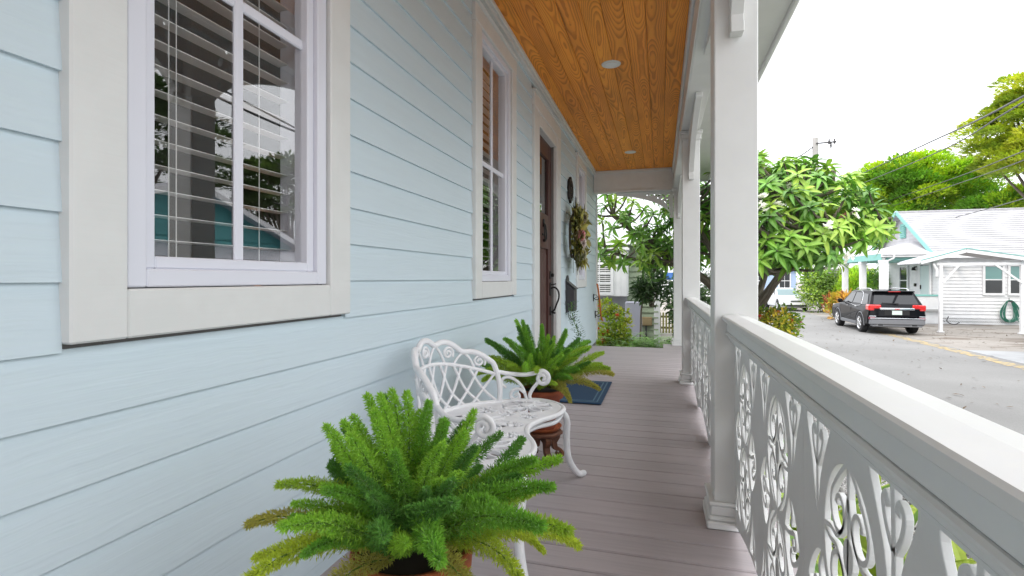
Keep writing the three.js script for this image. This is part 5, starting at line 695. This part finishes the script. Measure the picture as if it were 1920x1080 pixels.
  const b = thing('blue_tarp', 'small blue tarp hung on thin poles beyond the green house corner', 'tarp', [0.25, 1.2, 22.9]); const g = new THREE.PlaneGeometry(0.6, 0.32, 14, 8), p = g.attributes.position; for (let i = 0; i < p.count; i++) p.setZ(i, 0.05 * Math.sin(p.getX(i) * 16 + p.getY(i) * 9)); g.computeVertexNormals(); mesh('sheet', g, S({ color: rgb(0.04, 0.14, 0.42), roughness: 0.5, side: THREE.DoubleSide }), b); mesh('pole', merge([bar([-0.42, -2.2, 0], [-0.42, 0.3, 0], 0.02), bar([0.42, -2.2, 0], [0.42, 0.3, 0], 0.02), bar([-0.42, 0.26, 0], [0.42, 0.26, 0], 0.015)]), M.grey, b);
}
{
  const t = thing('handrail', 'thin metal handrail at the steps beside the croton', 'handrail', [7.95, GY, 31]); mesh('rail', tube([[0.9, 0.0, 0], [0.9, 0.75, 0], [0.95, 0.84, 0], [1.8, 1.22, 0.2], [1.86, 1.2, 0.2], [1.86, 0.2, 0.2]], 0.022, 40, 6), S({ color: rgb(0.5, 0.5, 0.48), roughness: 0.4, metalness: 0.6 }), t);
}
// utility pole and overhead wires
{
  const t = thing('utility_pole', 'grey concrete utility pole with crossarm rising above the frangipani', 'utility pole', [14.32, GY, 56]);
  mesh('pole', new THREE.CylinderGeometry(0.26, 0.36, 15.6, 8).translate(0, 7.8, 0), S({ map: mottled(128, 1, [0.34, 0.33, 0.32], [0.42, 0.41, 0.40], 91), roughness: 0.9 }), t);
  mesh('crossarm', beam([0.0, 15.0, -0.3], [1.7, 15.05, -0.3], 0.1, 0.12), M.grey, t); for (const [x, y] of [[1.1, 15.15], [1.55, 15.15], [1.25, 14.8]]) mesh('insulator', new THREE.LatheGeometry([[0.02, -0.3], [0.12, -0.25], [0.05, -0.15], [0.12, -0.05], [0.05, 0.05], [0.1, 0.12], [0.02, 0.2]].map((p) => new THREE.Vector2(...p)), 10).translate(x, y, 0.3), M.grey, t);
  mesh('stay', tube([[0, 14.9, 0], [-1.2, 14.0, -0.4], [-2.4, 13.3, -0.8]], 0.05, 12, 5), M.black, t);
  const wire = (label, pts, r) => { const w = mesh('overhead_wire', tube(pts, r, 60, 6), M.black); tag(w, label, 'wire', 'overhead wires'); };
  wire('uppermost and thickest black overhead wire in front of the sky', [[18.07, 10.93, 59.23], [14.87, 8.93, 35.44], [12.48, 7.58, 25.4], [11.45, 7.08, 20.95], [9.9, 6.33, 14.27], [8.6, 6.2, 6]], 0.042);
  wire('second black overhead wire, just under the uppermost one', [[18.07, 10.03, 59.23], [14.45, 7.96, 32.2], [12.04, 7.1, 23.2], [11.45, 6.9, 20.95], [9.9, 6.55, 14.27], [8.4, 6.5, 5]], 0.032);
  wire('upper of the two grey wires crossing the lime green trees', [[19.84, 8.14, 57.66], [16.64, 7.02, 35.95], [13.47, 6.02, 24.64], [11.7, 5.54, 16.86]], 0.024);
  wire('lower of the two grey wires crossing the lime green trees', [[19.84, 7.48, 57.66], [16.05, 6.41, 35.78], [13.47, 5.67, 24.64], [11.7, 5.41, 16.86]], 0.022);
  wire('lowest thin wire slanting in front of the white shingle roof', [[14.73, 4.16, 38.52], [14.43, 4.23, 31.16], [12.12, 3.88, 22.18], [10.8, 3.84, 15.56]], 0.018);
}

// ------------------------------------------------------------------ cars; local frame: x to the right side, y up, z towards the rear bumper, front at -length
const PAINT = (c, k = 1) => P({ color: rgb(...c), roughness: 0.4, specularIntensity: 0.15 * k, clearcoat: 0.4 + 0.6 * (k - 0.3) * (k > 0.5), clearcoatRoughness: 0.03 }), CHROME = S({ color: rgb(0.75, 0.75, 0.77), roughness: 0.12, metalness: 1 }), RUBBER = S({ color: rgb(0.02, 0.02, 0.022), roughness: 0.9 }), TAIL = P({ color: rgb(0.62, 0.012, 0.012), roughness: 0.12, clearcoat: 1 }), PLASTIC = S({ color: rgb(0.14, 0.145, 0.16), roughness: 0.5 }), TINT = P({ color: rgb(0.012, 0.013, 0.016), roughness: 0.03, ior: 1.6 }), LAMP = P({ color: rgb(0.7, 0.72, 0.75), roughness: 0.08, clearcoat: 1 });
function carBody(profile, half, bevel) { // side outline with wheel arches, pressed across the car with rounded shoulders
  const s = new THREE.Shape(profile.map((p) => new THREE.Vector2(...p))), g = plain(new THREE.ExtrudeGeometry(s, { depth: 2 * (half - bevel), bevelEnabled: true, bevelThickness: bevel, bevelSize: bevel * 0.7, bevelOffset: -bevel * 0.7, bevelSegments: 4, steps: 8 }));
  g.translate(0, 0, -(half - bevel)); g.rotateY(Math.PI / 2); // outline x -> -z
  const p = g.attributes.position; for (let i = 0; i < p.count; i++) { const y = p.getY(i), z = p.getZ(i); const k = 1 - 0.05 * sstep(0.75, 1.15, y) - 0.06 * sstep(0.5, 0.2, y); p.setX(i, p.getX(i) * k); } g.computeVertexNormals(); return g;
}
const archPts = (c, r, y0, n = 12) => { const a0 = Math.asin(clamp((y0 - 0.36) / r, -1, 1)); return Array.from({ length: n + 1 }, (_, i) => { const a = lerp(a0, Math.PI - a0, i / n); return [c + r * Math.cos(a), 0.36 + r * Math.sin(a)]; }); };
function wheel(parent, x, z, r, w, spokes) {
  const t = mesh('wheel', new THREE.LatheGeometry([[r * 0.62, -w / 2], [r * 0.9, -w / 2], [r * 0.985, -w / 2 + 0.02], [r, -w / 4], [r, w / 4], [r * 0.985, w / 2 - 0.02], [r * 0.9, w / 2], [r * 0.62, w / 2]].map((p) => new THREE.Vector2(...p)), 40).rotateZ(Math.PI / 2), RUBBER, parent); t.position.set(x, r, z);
  const s = Math.sign(x), rim = [new THREE.LatheGeometry([[r * 0.63, w / 2 - 0.004], [r * 0.66, w / 2 + 0.004], [r * 0.6, w / 2 + 0.004], [r * 0.56, w / 2 - 0.03], [r * 0.55, 0]].map((p) => new THREE.Vector2(...p)), 36).rotateZ(-s * Math.PI / 2)];
  for (let k = 0; k < spokes; k++) { const g = bx(-0.015, 0.015, 0.03, r * 0.6, -0.035, 0.035, 0.008); g.rotateX(k / spokes * 2 * Math.PI); g.translate(s * (w / 2 - 0.012), 0, 0); rim.push(g); } rim.push(new THREE.CylinderGeometry(0.06, 0.065, 0.035, 16).rotateZ(Math.PI / 2).translate(s * (w / 2 - 0.01), 0, 0));
  mesh('rim', merge(rim), CHROME, t); mesh('brake', new THREE.CylinderGeometry(r * 0.5, r * 0.5, 0.03, 20).rotateZ(Math.PI / 2).translate(s * 0.02, 0, 0), RUBBER, t);
}
// greenhouse: bottom ring and roof ring joined
function cabin(bottom, top, hb, ht) { // bottom/top: [zFront, zRear, y]
  const [a, b, y0] = bottom, [c, d, y1] = top, q = (x, y, z) => [x, y, z], B = [q(-hb, y0, a), q(hb, y0, a), q(hb, y0, b), q(-hb, y0, b)], T = [q(-ht, y1, c), q(ht, y1, c), q(ht, y1, d), q(-ht, y1, d)], m = (c + d) / 2, R0 = q(-ht * 0.55, y1 + 0.045, lerp(c, m, 0.35)), R1 = q(ht * 0.55, y1 + 0.045, lerp(c, m, 0.35)), R2 = q(ht * 0.55, y1 + 0.04, lerp(d, m, 0.2)), R3 = q(-ht * 0.55, y1 + 0.04, lerp(d, m, 0.2));
  const g = [[B[0], T[0], T[1], B[1]], [B[1], T[1], T[2], B[2]], [B[2], T[2], T[3], B[3]], [B[3], T[3], T[0], B[0]], [T[0], R0, R1, T[1]], [T[1], R1, R2, T[2]], [T[2], R2, R3, T[3]], [T[3], R3, R0, T[0]], [R0, R3, R2, R1]]; return hull(g);
}
const onSide = (cb, s, pts, t = 0.012) => { // points (z, v) on the side of a cabin, v from belt to roof
  const { hb, ht, y0, y1 } = cb, P2 = pts.map(([z, v]) => [s * lerp(hb, ht, v) + s * 0.002, lerp(y0, y1, v), -z]); return plate(s > 0 ? P2 : P2.slice().reverse(), t); };
{
  const t = thing('parked_suv', 'black parked sport utility car seen from behind with red tail lamps', 'car', [8.48, GY, 22.55], -0.02), K = PAINT([0.006, 0.006, 0.008], 0.3), r = 0.37, w1 = 0.96, w2 = 3.82;
  const low = [[0.06, 0.62], [0.0, 0.70], [0.02, 1.02], [0.06, 1.1], [3.45, 1.08], [3.6, 1.07], [4.45, 0.97], [4.66, 0.86], [4.7, 0.55], [4.62, 0.30], ...archPts(w2, 0.44, 0.30).map(([x, y]) => [x, y]), ...archPts(w1, 0.44, 0.30), [0.3, 0.34], [0.1, 0.40]];
  mesh('body', carBody(low.map(([x, y]) => [x, y]), 0.925, 0.09), K, t);
  mesh('underbody', merge([bx(-0.74, 0.74, 0.26, 0.6, 0.25, 4.5)]), RUBBER, t);
  const cb = { hb: 0.86, ht: 0.66, y0: 1.075, y1: 1.62 }; mesh('cabin', cabin([-3.42, -0.07, cb.y0], [-2.55, -0.42, cb.y1], cb.hb, cb.ht), K, t);
  mesh('rear_window', plate([[-0.73, 1.14, 0.105], [0.73, 1.14, 0.105], [0.61, 1.56, 0.365], [-0.61, 1.56, 0.365]], -0.012), TINT, t);
  mesh('windscreen', plate([[0.74, 1.14, 3.34], [-0.74, 1.14, 3.34], [-0.62, 1.58, 2.63], [0.62, 1.58, 2.63]], -0.012), TINT, t);
  for (const s of [-1, 1]) { for (const pts of [[[-3.1, 0.1], [-2.62, 0.82], [-2.08, 0.86], [-2.08, 0.1]], [[-2.0, 0.1], [-2.0, 0.86], [-1.28, 0.84], [-1.02, 0.1]], [[-0.9, 0.1], [-1.16, 0.83], [-0.62, 0.78], [-0.34, 0.14]]]) mesh('side_window', onSide(cb, s, pts), TINT, t);
    const tr = []; const at = (z, v) => [s * (lerp(cb.hb, cb.ht, v) + 0.016), lerp(cb.y0, cb.y1, v), -z]; tr.push(tube([at(-3.14, 0.07), at(-1.0, 0.07), at(-1.25, 0.87), at(-2.6, 0.87)], 0.008, 40, 5), tube([at(-0.92, 0.07), at(-1.2, 0.86)], 0.008, 4, 5), tube([at(-0.92, 0.07), at(-0.3, 0.1)], 0.008, 4, 5)); mesh('window_trim', merge(tr), CHROME, t);
    mesh('roof_rail', tube([[s * 0.6, 1.64, 0.62], [s * 0.6, 1.70, 0.74], [s * 0.6, 1.715, 1.4], [s * 0.6, 1.70, 2.25], [s * 0.6, 1.64, 2.4]], 0.018, 30, 6), CHROME, t);
    mesh('wing_mirror', merge([bx(s > 0 ? 0.93 : -1.12, s > 0 ? 1.12 : -0.93, 1.08, 1.24, 3.0, 3.1, 0.03), bx(s > 0 ? 0.86 : -0.95, s > 0 ? 0.95 : -0.86, 1.1, 1.14, 3.02, 3.07)]), K, t);
    for (const z of [1.45, 2.5]) mesh('door_handle', bx(s > 0 ? 0.905 : -0.93, s > 0 ? 0.93 : -0.905, 0.98, 1.01, z - 0.1, z + 0.1, 0.01), CHROME, t);
    mesh('tail_light', merge([bx(s > 0 ? 0.5 : -0.905, s > 0 ? 0.905 : -0.5, 0.97, 1.12, -0.025, 0.1, 0.03), bx(s > 0 ? 0.72 : -0.918, s > 0 ? 0.918 : -0.72, 0.90, 1.115, -0.02, 0.32, 0.03)]), TAIL, t);
    mesh('reflector', bx(s > 0 ? 0.70 : -0.90, s > 0 ? 0.90 : -0.70, 0.56, 0.67, -0.035, 0.08, 0.02), S({ color: rgb(0.22, 0.01, 0.03), roughness: 0.2 }), t);
    mesh('sill', bx(s > 0 ? 0.84 : -0.92, s > 0 ? 0.92 : -0.84, 0.27, 0.42, 1.42, 3.36, 0.02), PLASTIC, t);
    for (const c of [w1, w2]) { const f = tube(archPts(c, 0.43, 0.32).map(([x, y]) => [s * 0.895, y, x]), 0.03, 30, 6); mesh('arch_trim', f, c === w1 ? PLASTIC : PLASTIC, t); }
    mesh('exhaust', bx(s > 0 ? 0.42 : -0.66, s > 0 ? 0.66 : -0.42, 0.32, 0.40, -0.05, 0.12, 0.03), CHROME, t); mesh('exhaust_mouth', bx(s > 0 ? 0.45 : -0.63, s > 0 ? 0.63 : -0.45, 0.335, 0.385, -0.056, -0.02, 0.02), RUBBER, t);
    for (const z of [w1, w2]) wheel(t, s * 0.82, -z, r, 0.24, 6);
    mesh('door_seam', merge([bx(s > 0 ? 0.912 : -0.9195, s > 0 ? 0.9195 : -0.912, 0.45, 1.0, 2.03, 2.045, 0.001), bx(s > 0 ? 0.90 : -0.93, s > 0 ? 0.93 : -0.90, 0.50, 0.53, 1.45, 3.3, 0.008)]), RUBBER, t);
  }
  mesh('rear_bumper', merge([bx(-0.88, 0.88, 0.36, 0.60, -0.075, 0.2, 0.05), bx(-0.8, 0.8, 0.30, 0.359, -0.05, 0.25, 0.02)]), S({ color: rgb(0.21, 0.215, 0.235), roughness: 0.45, metalness: 0.3 }), t);
  mesh('bumper_trim', merge([bx(-0.89, 0.89, 0.602, 0.628, -0.085, 0.0, 0.01), bx(-0.905, -0.68, 0.675, 0.70, -0.06, 0.1, 0.01), bx(0.68, 0.905, 0.675, 0.70, -0.06, 0.1, 0.01)]), CHROME, t);
  mesh('chrome_strip', bx(-0.56, 0.56, 0.93, 1.005, -0.045, 0.02, 0.012), CHROME, t);
  mesh('plate_recess', bx(-0.4, 0.4, 0.735, 0.925, -0.012, 0.02, 0.01), RUBBER, t);
  mesh('license_plate', bx(-0.16, 0.16, 0.75, 0.905, -0.026, -0.013, 0.004), S({ color: rgb(0.62, 0.72, 0.68), roughness: 0.4 }), t);
  mesh('spoiler', bx(-0.66, 0.66, 1.585, 1.635, 0.24, 0.5, 0.02), K, t); mesh('brake_light', bx(-0.2, 0.2, 1.598, 1.618, 0.228, 0.25, 0.004), TAIL, t);
  mesh('wiper', merge([bar([0.05, 1.16, 0.09], [-0.45, 1.19, 0.10], 0.012), bx(0.0, 0.08, 1.12, 1.18, 0.06, 0.11, 0.01)]), RUBBER, t);
  mesh('antenna', merge([bx(-0.03, 0.03, 1.66, 1.70, 0.6, 0.72, 0.01), bar([0, 1.69, 0.66], [0, 1.85, 0.60], 0.006)]), RUBBER, t);
  mesh('headlight', merge([bx(-0.88, -0.5, 0.75, 0.95, 4.5, 4.66, 0.03), bx(0.5, 0.88, 0.75, 0.95, 4.5, 4.66, 0.03)]), LAMP, t);
  const font = await new FontLoader().loadAsync('fonts/droid/droid_sans_bold.typeface.json'), txt = new TextGeometry('GMC', { font, size: 0.055, depth: 0.006, curveSegments: 3 }); txt.computeBoundingBox(); txt.translate(-txt.boundingBox.max.x / 2, 0.94, 0.045); mesh('emblem', plain(txt), TAIL, t);
}
{
  const t = thing('parked_sedan', 'white parked sedan facing the camera behind the frangipani branches', 'car', [8.0, GY, 41.5], Math.PI + 0.08), K = PAINT([0.72, 0.73, 0.75]), w1 = 0.98, w2 = 3.7;
  const low = [[0.04, 0.55], [0.0, 0.8], [0.12, 1.0], [0.9, 1.0], [3.2, 0.98], [4.35, 0.82], [4.62, 0.68], [4.62, 0.38], [4.5, 0.24], ...archPts(w2, 0.4, 0.24), ...archPts(w1, 0.4, 0.24), [0.2, 0.3]];
  mesh('body', carBody(low, 0.9, 0.09), K, t); mesh('underbody', bx(-0.7, 0.7, 0.2, 0.5, 0.25, 4.4), RUBBER, t);
  const cb = { hb: 0.82, ht: 0.6, y0: 0.97, y1: 1.42 }; mesh('cabin', cabin([-3.3, -0.6, cb.y0], [-2.35, -1.2, cb.y1], cb.hb, cb.ht), K, t);
  mesh('windscreen', plate([[0.72, 1.0, 3.25], [-0.72, 1.0, 3.25], [-0.56, 1.39, 2.44], [0.56, 1.39, 2.44]], -0.012), GLASSM[0], t);
  for (const s of [-1, 1]) { mesh('side_window', onSide(cb, s, [[-3.0, 0.1], [-2.4, 0.85], [-1.4, 0.85], [-0.95, 0.1]]), TINT, t); mesh('headlight', bx(s > 0 ? 0.5 : -0.86, s > 0 ? 0.86 : -0.5, 0.62, 0.76, 4.38, 4.6, 0.03), LAMP, t); mesh('wing_mirror', bx(s > 0 ? 0.88 : -1.04, s > 0 ? 1.04 : -0.88, 0.98, 1.1, 2.9, 3.0, 0.03), K, t); for (const z of [w1, w2]) wheel(t, s * 0.8, -z, 0.33, 0.22, 7); }
  mesh('grille', merge([bx(-0.35, 0.35, 0.58, 0.70, 4.56, 4.625, 0.01), bx(-0.6, 0.6, 0.30, 0.42, 4.56, 4.63, 0.01)]), RUBBER, t); mesh('grille_bar', bx(-0.34, 0.34, 0.63, 0.65, 4.62, 4.64, 0.004), CHROME, t);
}

renderer.render(scene, camera);
